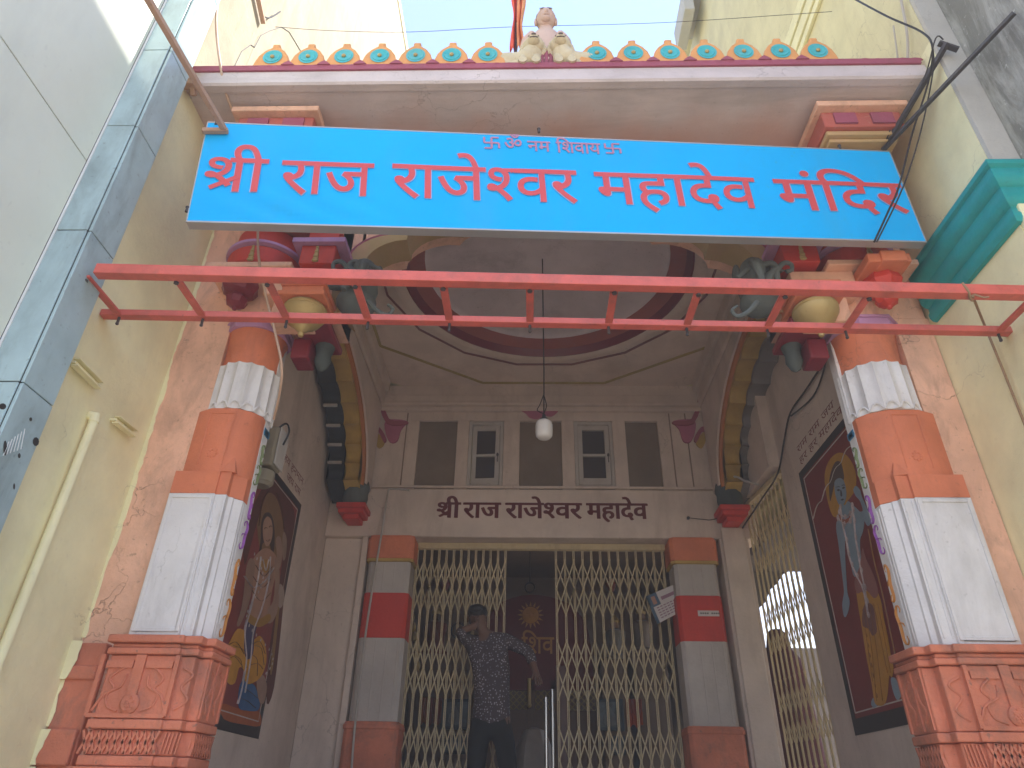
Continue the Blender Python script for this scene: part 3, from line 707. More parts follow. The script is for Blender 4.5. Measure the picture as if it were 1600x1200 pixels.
    fr = [(-.085, .05)]
    for a, bb in fr:
        for xx in (a, bb): m.box(*sorted((c+q*xx, c+q*(xx+.008))), 3.311, 3.3155, 3.06, 3.37)
        m.box(*sorted((c+q*a, c+q*(bb+.008))), 3.311, 3.3155, 3.37, 3.378)
    for k in range(8): m.ball((c+q*(-.015+.022*math.cos(k*.785)), 3.315, 3.13+.022*math.sin(k*.785)), .010, .006, .010, 6, 4)
    obj('octagonal_band', m, M['orange'], t, bevel=.004)
    # fluted drum
    wr_ = (1+wk)/2*.97; n = 16; cc = (c+q*.005, 3.485, 0)
    fl = lambda a: .965+.085*(1-abs(math.sin(a*n/2)))
    m = MB(); m.lathe([(.195*wr_, 3.406), (.195*wr_, 3.44), (.192*wr_, 3.71), (.18*wr_, 3.712)], cc, n*8, flute=fl)
    for k in range(n):
        a = 2*math.pi*(k+.5)/n
        if math.sin(a) < .35:
            pc = Vector((cc[0]+.197*wr_*math.cos(a), cc[1]+.197*wr_*math.sin(a), 3.415)); tg = Vector((-math.sin(a), math.cos(a), 0))
            m.tube([pc-tg*.032+Vector((0, 0, -.002)), pc-tg*.018+Vector((0, 0, .026)), pc+Vector((0, 0, .034)), pc+tg*.018+Vector((0, 0, .026)), pc+tg*.032+Vector((0, 0, -.002))], .006, 5)
    obj('fluted_drum', m, M['white'], t, angle=25)
    m = MB(); m.lathe([(.182*wr_, 3.711), (.180*wr_, 3.78), (.185*wr_, 3.90), (.195*wr_, 3.955)], cc, 40); obj('neck', m, M['orange'], t)
    # lilac octagonal abacus
    oc = lambda r: [(cc[0]+r*math.cos(math.pi/8+k*math.pi/4), cc[1]+r*math.sin(math.pi/8+k*math.pi/4)) for k in range(8)]
    m = MB(); m.prism(oc(.225*wr_), 3.956, 4.0); m.prism(oc(.24*wr_), 4.0005, 4.015); obj('abacus', m, M['lilac'], t, bevel=.003)
    # salmon capital
    m = MB(); m.lathe([(.19, 4.0155), (.20, 4.06), (.225, 4.13), (.22, 4.16), (.27, 4.22), (.27, 4.26)], cc, 24)
    xa, xb = sorted((c+q*.10, c+q*.47)); m.box(xa, xb, 3.18, 3.355, 4.10, 4.262)
    m.box(*sorted((c+q*.16, c+q*.40)), 3.22, 3.355, 3.93, 4.098)
    m.box(*sorted((c-.31*q*-1*0-.26, c+.26)), 3.12, 3.355, 4.2625, 4.30)
    cap = obj('capital', m, M['salmon'], t, bevel=.006)
    m = MB()   # red collar with lilac strip
    m.lathe([(.205, 4.301), (.23, 4.33), (.235, 4.43), (.22, 4.445)], (c, 3.36, 0), 24, math.pi, 2*math.pi); m.lathe([(.19, 4.486), (.21, 4.50), (.205, 4.61)], (c, 3.36, 0), 24, math.pi, 2*math.pi)
    m.box(*sorted((c+q*.29, c+q*.50)), 3.14, 3.358, 4.301, 4.445); m.box(*sorted((c+q*.31, c+q*.50)), 3.16, 3.358, 4.486, 4.62)
    objs('collar', m, M['red'], cap, bevel=.006)
    m = MB(); m.lathe([(.22, 4.446), (.25, 4.455), (.25, 4.475), (.21, 4.485)], (c, 3.36, 0), 24, math.pi, 2*math.pi); m.box(*sorted((c+q*.235, c+q*.56)), 3.11, 3.358, 4.447, 4.484)
    obj('collar_strip', m, M['lilac'], cap, bevel=.004)
    m = MB()
    for x, yy in ((0, 3.125), (.39, 3.135)):
        for k in range(7): m.ball((c+q*x, yy+.004*(k % 2), 4.32+.017*k), .022-.002*k, .012, .011, 8, 5)
    objs('gilded_leaf', m, M['gold'], cap)
    # maroon lotus bud pendant
    bx = c-q*.03; m = MB(); pz = 4.01
    m.lathe([(.001, pz-.045), (.012, pz-.04), (.014, pz-.025), (.05, pz-.005), (.062, pz+.03), (.05, pz+.055), (.085, pz+.075), (.105, pz+.12), (.09, pz+.17), (.07, pz+.19)], (bx, 3.16, 0), 24, flute=lambda a: 1+.07*math.cos(8*a))
    obj('lotus_pendant', m, M['maroon'] if s < 0 else M['red'], cap)
    if s > 0:
        m = MB(); m.box(c-.10, c+.14, 3.0, 3.3, 4.18, 4.24); m.box(c-.03, c+.11, 2.985, 3.3, 4.175, 4.25); obj('cap_block', m, M['orange'], cap, bevel=.006)
    # golden bowl finial hung under the inner slab
    gx = c+q*.385; m = MB(); gz = 3.80
    m.lathe([(.001, gz-.015), (.013, gz-.012), (.018, gz+.004), (.010, gz+.014), (.016, gz+.02), (.035, gz+.032), (.04, gz+.045), (.05, gz+.052), (.095, gz+.085), (.122, gz+.13), (.125, gz+.15), (.118, gz+.157), (.125, gz+.165), (.118, gz+.18), (.09, gz+.185)], (gx, 3.17, 0), 28)
    obj('bowl_finial', m, M['gold'], cap, angle=50)
    m = MB(); m.box(gx-.135, gx+.135, 3.04, 3.34, 3.99, 4.02); m.box(gx-.12, gx+.12, 3.06, 3.34, 4.021, 4.065); m.box(gx-.13, gx+.13, 3.05, 3.34, 4.066, 4.095)
    obj('finial_slab', m, M['orange'], cap, bevel=.006)
    m = MB(); m.box(*sorted((c+q*.27, c+q*.50)), 3.25, 3.6, 3.94, 3.988); m.box(*sorted((c+q*.25, c+q*.36)), 3.40, 3.56, 3.80, 3.938); obj('finial_bracket', m, M['maroon'], cap, bevel=.012)
    m = MB(); m.lathe([(.001, 3.76), (.03, 3.78), (.05, 3.83), (.045, 3.88), (.06, 3.938)], (c+q*.42, 3.50, 0), 14); obj('side_finial', m, M['teal_dark'], cap)
    # elephant-headed bracket on the inner side
    ex = c+q*.66; ey = 3.24; ez = 4.13; m = MB()
    m.ball((ex, ey, ez+.06), .105, .13, .10); m.ball((ex+q*.04, ey-.10, ez+.10), .075, .085, .08); m.ball((ex-q*.02, ey+.03, ez-.03), .12, .12, .08)
    m.ball((ex-q*.05, ey-.085, ez+.12), .018, .05, .06, 10, 8); m.ball((ex+q*.12, ey-.05, ez+.12), .02, .05, .06, 10, 8)
    tr = smooth([(ex+q*.05, ey-.16, ez+.10), (ex+q*.06, ey-.21, ez+.06), (ex+q*.055, ey-.225, ez), (ex+q*.04, ey-.20, ez-.05), (ex+q*.02, ey-.17, ez-.05)], 5, False)
    m.tube(tr, [.034-.001*i for i in range(len(tr))], 10)
    tl = smooth([(ex-q*.10, ey, ez+.08), (ex-q*.16, ey-.02, ez+.06), (ex-q*.21, ey-.02, ez+.09), (ex-q*.22, ey-.02, ez+.15), (ex-q*.185, ey-.02, ez+.185), (ex-q*.155, ey-.02, ez+.165)], 5, False)
    m.tube(tl, [.028-.0006*i for i in range(len(tl))], 8)
    el = obj('elephant_bracket', m, M['teal_grey'], cap)
    m = MB()
    fx_ = (lambda L: L) if s < 0 else (lambda L: [(1758-u, v+2) for u, v in L])
    for L, r_ in (([(536, 452), (543, 436), (543, 420), (533, 409), (522, 411), (521, 420), (529, 423)], .020), ([(560, 450), (556, 430), (546, 419), (553, 410), (570, 413), (590, 420), (606, 432)], .026), ([(575, 470), (590, 486), (606, 492), (614, 483), (606, 476)], .016)):
        P = smooth([at(u, v, 3.09) for u, v in fx_(L)], 5, False); m.tube(P, [r_*(1-.55*i/len(P)) for i in range(len(P))], 9)
    obj('carved_curl', m, M['teal_grey'], el)
    # pier behind with painted scrolls
    m = MB(); m.box(*sorted((c-q*.19*wk, c+q*.197*wk)), 3.466, 3.545, FL, 4.05); xi2 = c+q*.1975*wk
    pier = obj('pier', m, M['white'], t, bevel=.004)
    return t, pier, xi2, q
front = []
front.append(front_pillar(-1.772, -1, 'left front pillar with white and orange bands, beside the wall with the cream pipe', .86))
front.append(front_pillar(1.905, 1, 'right front pillar with white and orange bands, below the turquoise cornice'))
# painted scrolls on the inner pier faces
for (t, pier, xi, q), prefix in zip(front, (0, 1)):
    cols = [((.05, .22, .40), 3.30, 3.36), ((.17, .22, .10), 3.02, 3.28), ((.26, .08, .34), 2.66, 3.00), ((.48, .20, .04), 2.22, 2.63)]
    for ci, (cl, za, zb) in enumerate(cols):
        m = MB(); xo = xi+q*.001
        def Q(y, z): return (xo, y, z)
        if ci == 0:
            for k in range(4): m.lathe([(.001, 0), (.018, 0), (.018, .004*q), (.001, .004*q)], (xo, 3.482+.016*k, zb-.02), 10, axis='X')
            m.box(*sorted((xo, xo+q*.004)), 3.468, 3.544, zb-.006, zb+.004)
        else:
            nS = 2
            for k in range(nS):
                h = (zb-za)/nS; z0 = za+h*k; d = 1 if k % 2 else -1; ym = 3.506
                pth = smooth([Q(ym+d*.022, z0+h*.22), Q(ym+d*.03, z0+h*.10), Q(ym+d*.012, z0+h*.03), Q(ym-d*.006, z0+h*.14), Q(ym-d*.005, z0+h*.45), Q(ym-d*.018, z0+h*.75), Q(ym+d*.004, z0+h*.93), Q(ym+d*.022, z0+h*.84), Q(ym+d*.014, z0+h*.76)], 4, False)
                m.tube(pth, [.003+.010*math.sin(math.pi*i/(len(pth)-1))**2 for i in range(len(pth))], 6, sx=.3)
                m.tube([Q(ym-d*.008, z0+h*.55), Q(ym+d*.02, z0+h*.50), Q(ym+d*.028, z0+h*.42)], [.012, .008, .001], 6, sx=.3)
        obj('painted_scroll', m, paint(cl), pier)

def inner_pillar(c, label):
    t = thing('pillar', label, 'pillar', (c, 6.6, FL), 'striped inner pillars')
    def pl(w, y0=6.46): return [(c-w, y0+.03), (c-w+.03, y0), (c+w-.03, y0), (c+w, y0+.03), (c+w, 6.74), (c-w, 6.74)]
    m = MB(); m.prism(pl(.232, 6.42), FL, 2.13); m.prism(pl(.24, 6.41), 2.07, 2.11); m.prism(pl(.24, 6.41), 1.7, 1.76); obj('base', m, M['terracotta'], t, bevel=.008)
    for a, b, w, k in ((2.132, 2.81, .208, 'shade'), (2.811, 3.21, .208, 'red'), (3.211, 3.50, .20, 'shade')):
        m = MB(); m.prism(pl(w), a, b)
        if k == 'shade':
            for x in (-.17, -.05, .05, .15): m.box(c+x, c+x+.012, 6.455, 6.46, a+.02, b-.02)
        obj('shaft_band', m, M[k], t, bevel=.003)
    m = MB(); m.prism(pl(.225, 6.44), 3.53, 3.735); m.prism(pl(.215, 6.45), 3.736, 3.758); o1 = obj('capital', m, M['orange'], t, bevel=.005)
    m = MB(); m.prism(pl(.222, 6.443), 3.501, 3.529); obj('capital_strip', m, M['yellow'], o1)
    return t
inner_pillar(-1.425, 'left inner pillar with red and white bands, beside the thin conduit')
inner_pillar(1.455, 'right inner pillar with red and white bands, carrying a small white name plate')
# jamb walls next to the inner pillars
m = MB(); m.box(-2.1, -1.66, YB+.06, YB+.27, FL, 3.759); m.box(-1.72, -1.66, YB+.0, YB+.059, FL, 3.759); m.box(1.72, 1.995, YB-.01, YB+.27, FL, 3.759)
objs('jamb_wall', m, M['inwhite'], T, bevel=.006)
m = MB(); m.box(1.74, 1.955, YB-.05, YB-.021, FL, 3.86); obj('jamb_pilaster', m, M['inwhite'], T, bevel=.01)

# ================================================================== INNER HALL AND SHRINE
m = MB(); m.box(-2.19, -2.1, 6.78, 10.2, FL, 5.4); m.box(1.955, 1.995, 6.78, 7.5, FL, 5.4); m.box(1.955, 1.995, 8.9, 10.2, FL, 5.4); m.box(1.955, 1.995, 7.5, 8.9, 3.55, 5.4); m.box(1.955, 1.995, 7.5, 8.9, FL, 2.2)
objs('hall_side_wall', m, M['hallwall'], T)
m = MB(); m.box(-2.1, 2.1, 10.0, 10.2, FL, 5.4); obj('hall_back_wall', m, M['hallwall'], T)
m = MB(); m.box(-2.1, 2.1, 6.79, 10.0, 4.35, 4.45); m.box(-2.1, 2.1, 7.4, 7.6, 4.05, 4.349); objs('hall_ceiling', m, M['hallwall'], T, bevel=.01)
YS = 9.2
sh = thing('shrine', 'maroon arched shrine backdrop with a golden sun face seen between the gate leaves', 'shrine', (.0, YS+.2, FL))
A = [at(u, v, YS) for u, v in ((752, 1045), (756, 985), (775, 950), (800, 936), (830, 931), (862, 935), (895, 950), (918, 985), (926, 1045))]
m = MB(); m.plate(smooth(A, 4, False)+[A[-1]+Vector((0, 0, -.25)), A[0]+Vector((0, 0, -.25))], (0, -1, 0), .05); obj('backdrop', m, paint((.13, .012, .018)), sh)
gp = paint((.50, .24, .05))
c0 = at(829, 961, YS-.055); m = MB(); rr_ = (at(842, 961, YS-.055)-c0).length
m.lathe([(.001, -.02), (rr_*.6, -.016), (rr_, 0)], c0, 24, axis='Y')
for k in range(16):
    a = k*math.pi/8; d = Vector((math.cos(a), 0, math.sin(a))); pz = Vector((-d.z, 0, d.x))
    m.plate([c0+d*rr_*1.05+pz*rr_*.14, c0+d*rr_*1.6, c0+d*rr_*1.05-pz*rr_*.14][::1], (0, -1, 0), .008)
m.ball(c0+Vector((-rr_*.35, -.02, rr_*.2)), .015, .01, .01, 8, 5); m.ball(c0+Vector((rr_*.35, -.02, rr_*.2)), .015, .01, .01, 8, 5); m.ball(c0+Vector((0, -.02, -.0)), .012, .015, .03, 8, 5)
obj('sun_emblem', m, gp, sh)
m = MB(); sm = lambda a, b, c: (a, YS-.052-c*.2, b)
letter_mb(m, 'िशव', sm, at(815, 1005, YS).x, at(866, 1005, YS).x, at(830, 1022, YS).z, at(830, 997, YS).z, off=.01); obj('golden_lettering', m, gp, sh)
wd = mat('dark_carved_wood', (.10, .045, .02), rough=.4, bump=.3)
m = MB(); xa, xb = at(765, 1050, YS).x, at(935, 1050, YS).x; zt = at(850, 1046, YS).z
m.box(xa-.05, xb+.05, YS-.04, YS+.06, zt-.12, zt); m.box(xa-.05, xb+.05, YS-.04, YS+.06, FL, at(850, 1110, YS).z)
for x in (xa, (xa+xb)/2-.16, (xa+xb)/2+.12, xb): m.box(x-.05, x+.05, YS-.05, YS+.06, FL, zt-.121)
obj('shrine_frame', m, wd, sh, bevel=.008)
m = MB(); z0, z1 = at(850, 1110, YS).z, zt-.12
for k in range(-30, 60):
    for sg in (1, -1):
        xs = xa+k*.075; xe = xs+sg*(z1-z0)
        lo, hi = xa+.05, xb-.05
        pA, pB = (xs, z0), (xe, z1)
        t0, t1 = 0., 1.
        dx = pB[0]-pA[0]
        if abs(dx) > 1e-6:
            ta, tb = (lo-pA[0])/dx, (hi-pA[0])/dx
            t0, t1 = max(0, min(ta, tb)), min(1, max(ta, tb))
        if t1-t0 > .02:
            m.bar((pA[0]+dx*t0, YS+.01+.006*sg, z0+(z1-z0)*t0), (pA[0]+dx*t1, YS+.01+.006*sg, z0+(z1-z0)*t1), .009, .009)
obj('lattice_grille', m, M['gold'], sh)
m = MB(); q1 = at(827, 1060, YS-.09); q2 = at(827, 1102, YS-.09); m.tube([q1, q2], .022, 10); m.ball(q2, .03, .03, .03, 10, 6); obj('brass_handle', m, M['gold'], sh)
# pictures, cloths, lamps inside the hall
def picture(u0, v0, u1, v1, Y, col, label):
    a, b = at(u0, v0, Y), at(u1, v1, Y); x0, x1, z0, z1 = min(a.x, b.x), max(a.x, b.x), min(a.z, b.z), max(a.z, b.z)
    t = thing('framed_picture', label, 'picture', ((x0+x1)/2, Y, z0), 'framed pictures in the hall')
    m = MB(); w = .03
    m.box(x0, x0+w, Y-.02, Y+.02, z0, z1); m.box(x1-w, x1, Y-.02, Y+.02, z0, z1); m.box(x0+w, x1-w, Y-.02, Y+.02, z0, z0+w); m.box(x0+w, x1-w, Y-.02, Y+.02, z1-w, z1); obj('frame', m, paint((.03, .06, .085)), t, bevel=.004)
    m = MB(); m.box(x0+w, x1-w, Y, Y+.015, z0+w, z1-w); obj('picture_sheet', m, paint(col, .3, .4), t)
    m = MB(); cx = (x0+x1)/2; hz = z1-z0
    m.plate(smooth([(cx-.06, Y-.001, z0+hz*.18), (cx-.07, Y-.001, z0+hz*.45), (cx-.03, Y-.001, z0+hz*.6), (cx, Y-.001, z0+hz*.78), (cx+.03, Y-.001, z0+hz*.6), (cx+.07, Y-.001, z0+hz*.45), (cx+.06, Y-.001, z0+hz*.18)], 3), (0, -1, 0), .003); obj('painted_figure', m, paint((.12, .14, .15)), t)
    return t
picture(690, 1092, 733, 1140, 8.6, (.05, .09, .12), 'blue framed picture behind the left gate leaf, upper of two')
picture(690, 1148, 730, 1178, 8.6, (.04, .08, .10), 'small teal framed picture behind the left gate leaf, lower of two')
picture(931, 1092, 976, 1142, 8.6, (.06, .10, .12), 'blue framed picture behind the right gate leaf, upper of two')
picture(950, 1150, 978, 1180, 8.6, (.04, .08, .10), 'small teal framed picture behind the right gate leaf, lower of two')
def cloth(u0, v0, u1, v1, Y, col, label):
    a, b = at(u0, v0, Y), at(u1, v1, Y); m = MB(); n = 12
    vs = []
    for i in range(n+1):
        x = a.x+(b.x-a.x)*i/n; y = Y+.02*math.sin(i*1.9)
        for z in (a.z, (a.z+b.z)/2, b.z-.02*math.sin(i)): vs.append((x, y, z))
    m.add(vs, [(i*3+j, i*3+3+j, i*3+4+j, i*3+1+j) for i in range(n) for j in (0, 1)])
    o = obj('hanging_cloth', m, paint(col)); sd = o.modifiers.new('thickness', 'SOLIDIFY'); sd.thickness = .006
    tag(o, label, 'cloth', 'cloths hung in the hall')
cloth(660, 1090, 670, 1130, 8.3, (.42, .12, .03), 'bright orange cloth strip behind the left gate leaf')
cloth(671, 1090, 689, 1132, 8.5, (.22, .04, .02), 'dark red cloth beside the blue picture behind the left gate leaf')
cloth(977, 1092, 1005, 1135, 8.5, (.32, .06, .03), 'red cloth beside the blue picture behind the right gate leaf')
def idol(u, v, Y, h, label, c1, c2):
    p = at(u, v, Y); t = thing('deity_statue', label, 'statue', (p.x, Y, p.z-h), 'deity statues in the hall'); z = p.z-h
    m = MB(); m.lathe([(h*.30, 0), (h*.31, h*.05), (h*.20, h*.12), (h*.19, h*.35), (h*.24, h*.55), (h*.22, h*.62), (h*.08, h*.68)], (p.x, Y, z), 16); obj('robed_body', m, c1, t)
    m = MB(); m.ball((p.x, Y-.01, z+h*.76), h*.09, h*.09, h*.11); obj('head', m, c2, t)
    m = MB(); m.lathe([(h*.10, 0), (h*.11, h*.05), (h*.07, h*.12), (h*.02, h*.19), (.001, h*.2)], (p.x, Y, z+h*.80), 12); obj('crown', m, M['gold'], t)
    m = MB(); m.box(p.x-h*.4, p.x+h*.4, Y-.15, Y+.2, FL, z-.002); obj('pedestal', m, paint((.11, .08, .06)), t, bevel=.01)
idol(683, 945, 9.0, .62, 'dark red robed figure behind the left gate leaf', paint((.16, .04, .03)), paint((.10, .06, .045)))
idol(1000, 945, 9.0, .6, 'pale robed figure behind the right gate leaf', paint((.20, .17, .15)), paint((.2, .13, .1)))
idol(960, 960, 9.0, .55, 'grey robed figure nearer the shrine behind the right gate leaf', paint((.20, .20, .19)), paint((.30, .2, .15)))
for u, v, Y, col, lb_ in ((955, 915, 9.4, (.40, .10, .05), 'small red hanging lantern high behind the right gate leaf'), (695, 915, 9.4, (.30, .05, .05), 'small red hanging lantern high behind the left gate leaf')):
    p = at(u, v, Y); m = MB(); m.lathe([(.001, -.09), (.03, -.08), (.06, -.02), (.07, .03), (.04, .08), (.015, .09)], p, 12); m.tube([p+Vector((0, 0, .09)), (p.x, p.y, 4.34)], .004, 5)
    tag(obj('hanging_lantern', m, paint(col)), lb_, 'lantern', 'lanterns in the hall')
p = at(828, 918, 8.4); m = MB(); rg = []
for k in range(25): a = 2*math.pi*k/24; rg.append((p.x+.058*math.cos(a), p.y, p.z+.058*math.sin(a)))
m.tube(rg, .009, 8, cap=False); m.tube([(p.x, p.y, p.z+.058), (p.x, p.y, 4.34)], .006, 6)
tag(obj('hanging_ring', m, M['blacksteel']), 'dark metal ring hanging above the maroon shrine arch', 'ring')
p = at(716, 985, 8.2); m = MB(); rg = []
for k in range(25): a = 2*math.pi*k/24; rg.append((p.x+.075*math.cos(a), p.y, p.z+.085*math.sin(a)))
m.tube(rg, .012, 8, cap=False); m.tube([(p.x, p.y, p.z+.085), (p.x, p.y, 4.34)], .006, 6)
tag(obj('hanging_ring', m, M['blacksteel']), 'dark metal ring hanging behind the left gate leaf beside the man', 'ring')
# gold garland on the left hall window
m = MB(); gl = thing('gilt_garland', 'string of shiny gold balls at the left edge of the gate', 'garland', tuple(at(650, 1030, 7.3)))
for k in range(7):
    p = at(640+3.2*k-.2*k*k, 950+15*k, 7.3); m.ball(p, .032, .032, .05, 12, 8)
obj('gold_balls', m, M['gold'], gl)
m = MB(); m.tube([at(640, 940, 7.3), at(652, 1000, 7.3), at(655, 1060, 7.3)], .006, 6); obj('string', m, M['gold'], gl)
# pale bundle + steel rail posts before the shrine
m = MB(); pc = at(835, 1150, 7.9)
n = 18
prof = [(.22, FL), (.20, pc.z-.25), (.17, pc.z-.1), (.13, pc.z), (.11, pc.z+.05), (.03, pc.z+.075), (.001, pc.z+.075)]
m.lathe(prof, (pc.x, pc.y, 0), 30, flute=lambda a: 1+.05*math.sin(5*a)+.03*math.sin(11*a))
tag(obj('cloth_bundle', m, paint((.36, .32, .28))), 'pale cloth covered bundle standing before the shrine', 'bundle')
for u, v, lb_ in ((853, 1090, 'thin steel post standing left before the shrine'), (863, 1078, 'thin steel post standing right before the shrine')):
    p = at(u, v, 7.2); m = MB(); m.tube([(p.x, p.y, FL), (p.x, p.y, p.z)], .017, 10); m.ball((p.x, p.y, p.z), .019, .019, .012, 10, 5)
    tag(obj('steel_post', m, mat('polished_steel', (.5, .5, .5), rough=.25, metallic=.9, bump=0)), lb_, 'post', 'steel posts before the shrine')
m = MB(); p = at(868, 1040, 7.35); p2 = at(880, 1040, 7.35); m.box(p.x, p2.x+.03, 7.33, 7.37, FL, p.z); tag(obj('wooden_post', m, paint((.16, .10, .09)), bevel=.006), 'flat brown post at the inner edge of the right gate leaf', 'post')

# ================================================================== GATES
YG = 6.70
def leaf(xa, xb, nb, label, lean=0):
    t = thing('collapsible_gate', label, 'gate', ((xa+xb)/2, YG, FL), 'collapsible steel gates')
    xs = [xa+(xb-xa)*k/(nb-1) for k in range(nb)]
    for k, x in enumerate(xs):
        m = MB(); m.box(x-.010, x-.003, YG-.012, YG+.012, FL+.03, 3.735); m.box(x+.003, x+.010, YG-.012, YG+.012, FL+.03, 3.735)
        m.box(x-.012, x+.012, YG-.014, YG+.014, 3.60, 3.61)
        obj('upright', m, M['gate'], t)
    m = MB()
    for p in (3.33, 2.60, 1.88):
        for lo, hi in ((p-.25, p), (p, p+.25)):
            for k in range(nb-1):
                m.bar((xs[k], YG-.016, lo), (xs[k+1], YG-.016, hi), .003, .016, (0, 0, 1)) if False else m.bar((xs[k], YG-.019, lo), (xs[k+1], YG-.019, hi), .004, .015, (0, 1, 0)) if False else None
                for (z0, z1, yy) in ((lo, hi, YG-.018), (hi, lo, YG+.018)):
                    a = Vector((xs[k], yy, z0)); b = Vector((xs[k+1], yy, z1)); d = (b-a).normalized(); qn = Vector((-d.z, 0, d.x))*.0055; yv = Vector((0, .002, 0))
                    m.add([a-qn-yv, b-qn-yv, b+qn-yv, a+qn-yv, a-qn+yv, b-qn+yv, b+qn+yv, a+qn+yv], [(0, 1, 2, 3), (7, 6, 5, 4), (0, 4, 5, 1), (1, 5, 6, 2), (2, 6, 7, 3), (3, 7, 4, 0)])
        for k in range(nb):
            for z in (p-.25, p, p+.25): m.lathe([(.009, -.024), (.009, .024)], (xs[k], YG, z), 8, axis='Y')
    obj('scissor_lattice', m, M['gate'], t)
    return t
leaf(-1.205, -.335, 13, 'left leaf of the cream collapsible gate, behind the standing man')
leaf(.16, 1.20, 13, 'right leaf of the cream collapsible gate, with a paper notice at its top corner')
m = MB(); m.box(-1.21, 1.23, YG-.03, YG+.03, 3.737, 3.758); m.box(-1.21, 1.23, YG-.03, YG-.024, 3.70, 3.736); m.box(-1.21, 1.23, YG+.024, YG+.03, 3.70, 3.736)
tag(obj('gate_track', m, M['gate']), 'cream steel track along the top of the doorway', 'gate track')
# side gate in the right passage
t = thing('collapsible_gate', 'closed collapsible gate in the right side passage, beside the blue figure mural', 'gate', (2.14, 6.06, FL), 'collapsible steel gates')
NB = 10; ys = [5.65+k*(.83/(NB-1)) for k in range(NB)]; gx_ = lambda y: 2.115-.09*(y-5.65)/.83
for y in ys:
    m = MB(); g0 = gx_(y); m.box(g0-.006, g0+.006, y-.012, y-.004, FL+.02, 4.06); m.box(g0-.006, g0+.006, y+.004, y+.012, FL+.02, 4.06); obj('upright', m, M['gate'], t)
m = MB()
for p in (3.65, 2.95, 2.25, 1.6):
    for lo, hi in ((p-.24, p), (p, p+.24)):
        for k in range(NB-1):
            for z0, z1, xx in ((lo, hi, -.010), (hi, lo, .010)):
                a = Vector((gx_(ys[k])+xx, ys[k], z0)); b = Vector((gx_(ys[k+1])+xx, ys[k+1], z1)); d = (b-a).normalized(); qn = Vector((0, -d.z, d.y))*.006; yv = Vector((.002, 0, 0))
                m.add([a-qn-yv, b-qn-yv, b+qn-yv, a+qn-yv, a-qn+yv, b-qn+yv, b+qn+yv, a+qn+yv], [(0, 1, 2, 3), (7, 6, 5, 4), (0, 4, 5, 1), (1, 5, 6, 2), (2, 6, 7, 3), (3, 7, 4, 0)])
obj('scissor_lattice', m, M['gate'], t)
m = MB(); m.bar((2.117, 5.63, 4.08), (2.02, 6.5, 4.08), .05, .036); obj('top_rail', m, M['gate'], t)
# courtyard beyond the side gate: added dark canopy and low wall so that only a strip of daylight shows
m = MB(); qa = at(1200, 893, 8.0); m.box(2.3, 6.4, 5.75, 8.0, qa.z, qa.z+.1); cy = thing('added_canopy', 'added dark canopy masking the daylight, with a ragged valance over the yard beyond the side gate', 'canopy', (4.3, 6.9, qa.z))
obj('added_canopy_roof', m, paint((.10, .09, .085)), cy)
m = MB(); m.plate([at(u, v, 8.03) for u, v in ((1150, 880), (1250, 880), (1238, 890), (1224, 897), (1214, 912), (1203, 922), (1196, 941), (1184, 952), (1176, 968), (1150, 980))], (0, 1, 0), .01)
obj('cutout', m, paint((.12, .105, .095)), cy)  # ragged edge added to shape the bright patch under the canopy
m = MB(); qb = at(1200, 1012, 11.0); m.box(2.3, 7.5, 11.0, 11.15, FL-.25, qb.z); tag(obj('added_yard_wall', m, paint((.13, .11, .10))), 'added low dark wall masking the daylight beyond the side gate', 'wall')  # added to darken the view below the daylight strip

# notice + name plate
def poster():
    P = [at(1009, 932, 6.62), at(1066, 908, 6.60), at(1087, 944, 6.58), at(1027, 975, 6.60)]
    t = thing('paper_notice', 'crooked paper notice with a blue edge tied to the right gate leaf', 'notice', tuple(P[3]))
    nx = (P[1]-P[0]).normalized(); nz = (P[0]-P[3]).normalized(); wd_ = (P[1]-P[0]).length; ht = (P[0]-P[3]).length
    nn_ = nx.cross(nz).normalized(); nn_ = nn_ if nn_.y < 0 else -nn_
    m = MB(); m.plate(P, nn_, .002); obj('sheet', m, M['paper'], t)
    def quad(a0, a1, b0, b1, col, nm, k=.003):
        def w(a, b): return P[3].lerp(P[2], a).lerp(P[0].lerp(P[1], a), b)+nn_*k
        mm = MB(); mm.plate([w(a0, b0), w(a1, b0), w(a1, b1), w(a0, b1)], nn_, .001); return obj(nm, mm, paint(col), t)
    quad(.0, .07, 0, 1, (.06, .12, .18), 'blue_border'); quad(.0, .27, .55, 1, (.07, .13, .20), 'photo_panel'); quad(.10, .2, .62, .9, (.42, .22, .16), 'photo_face', .0045)
    quad(.82, 1, .62, .95, (.52, .33, .14), 'orange_corner')
    def w(a, b): return P[3].lerp(P[2], a).lerp(P[0].lerp(P[1], a), b)+nn_*.0045
    mm = MB()
    for k in range(5):
        b0 = .10+k*.09
        for j in range(6): a0 = .14+j*.085; mm.plate([w(a0, b0), w(a0+.06, b0), w(a0+.06, b0+.035), w(a0, b0+.035)], nn_, .001)
    mm.plate([w(.33, .66), w(.72, .66), w(.72, .78), w(.33, .78)], nn_, .001); obj('print_lines', mm, paint((.30, .16, .22)), t)
    mm = MB(); mm.plate([w(.74+.11*math.cos(a*.4), .42+.17*math.sin(a*.4)) for a in range(16)], nn_, .001); obj('oval_picture', mm, paint((.22, .20, .17), .6, .6), t)
poster()
p0, p1 = at(1090, 954, 6.455), at(1124, 963, 6.455); m = MB(); m.box(p0.x, p1.x, 6.45, 6.4595, p1.z, p0.z)
t = obj('name_plate', m, M['paper']); tag(t, 'small white strip plate on the red band of the right inner pillar', 'plate')
m = MB(); 
for k in range(9):
    if k != 4: m.box(p0.x+.02+k*.02, p0.x+.034+k*.02, 6.4485, 6.4499, p1.z+.018, p0.z-.018)
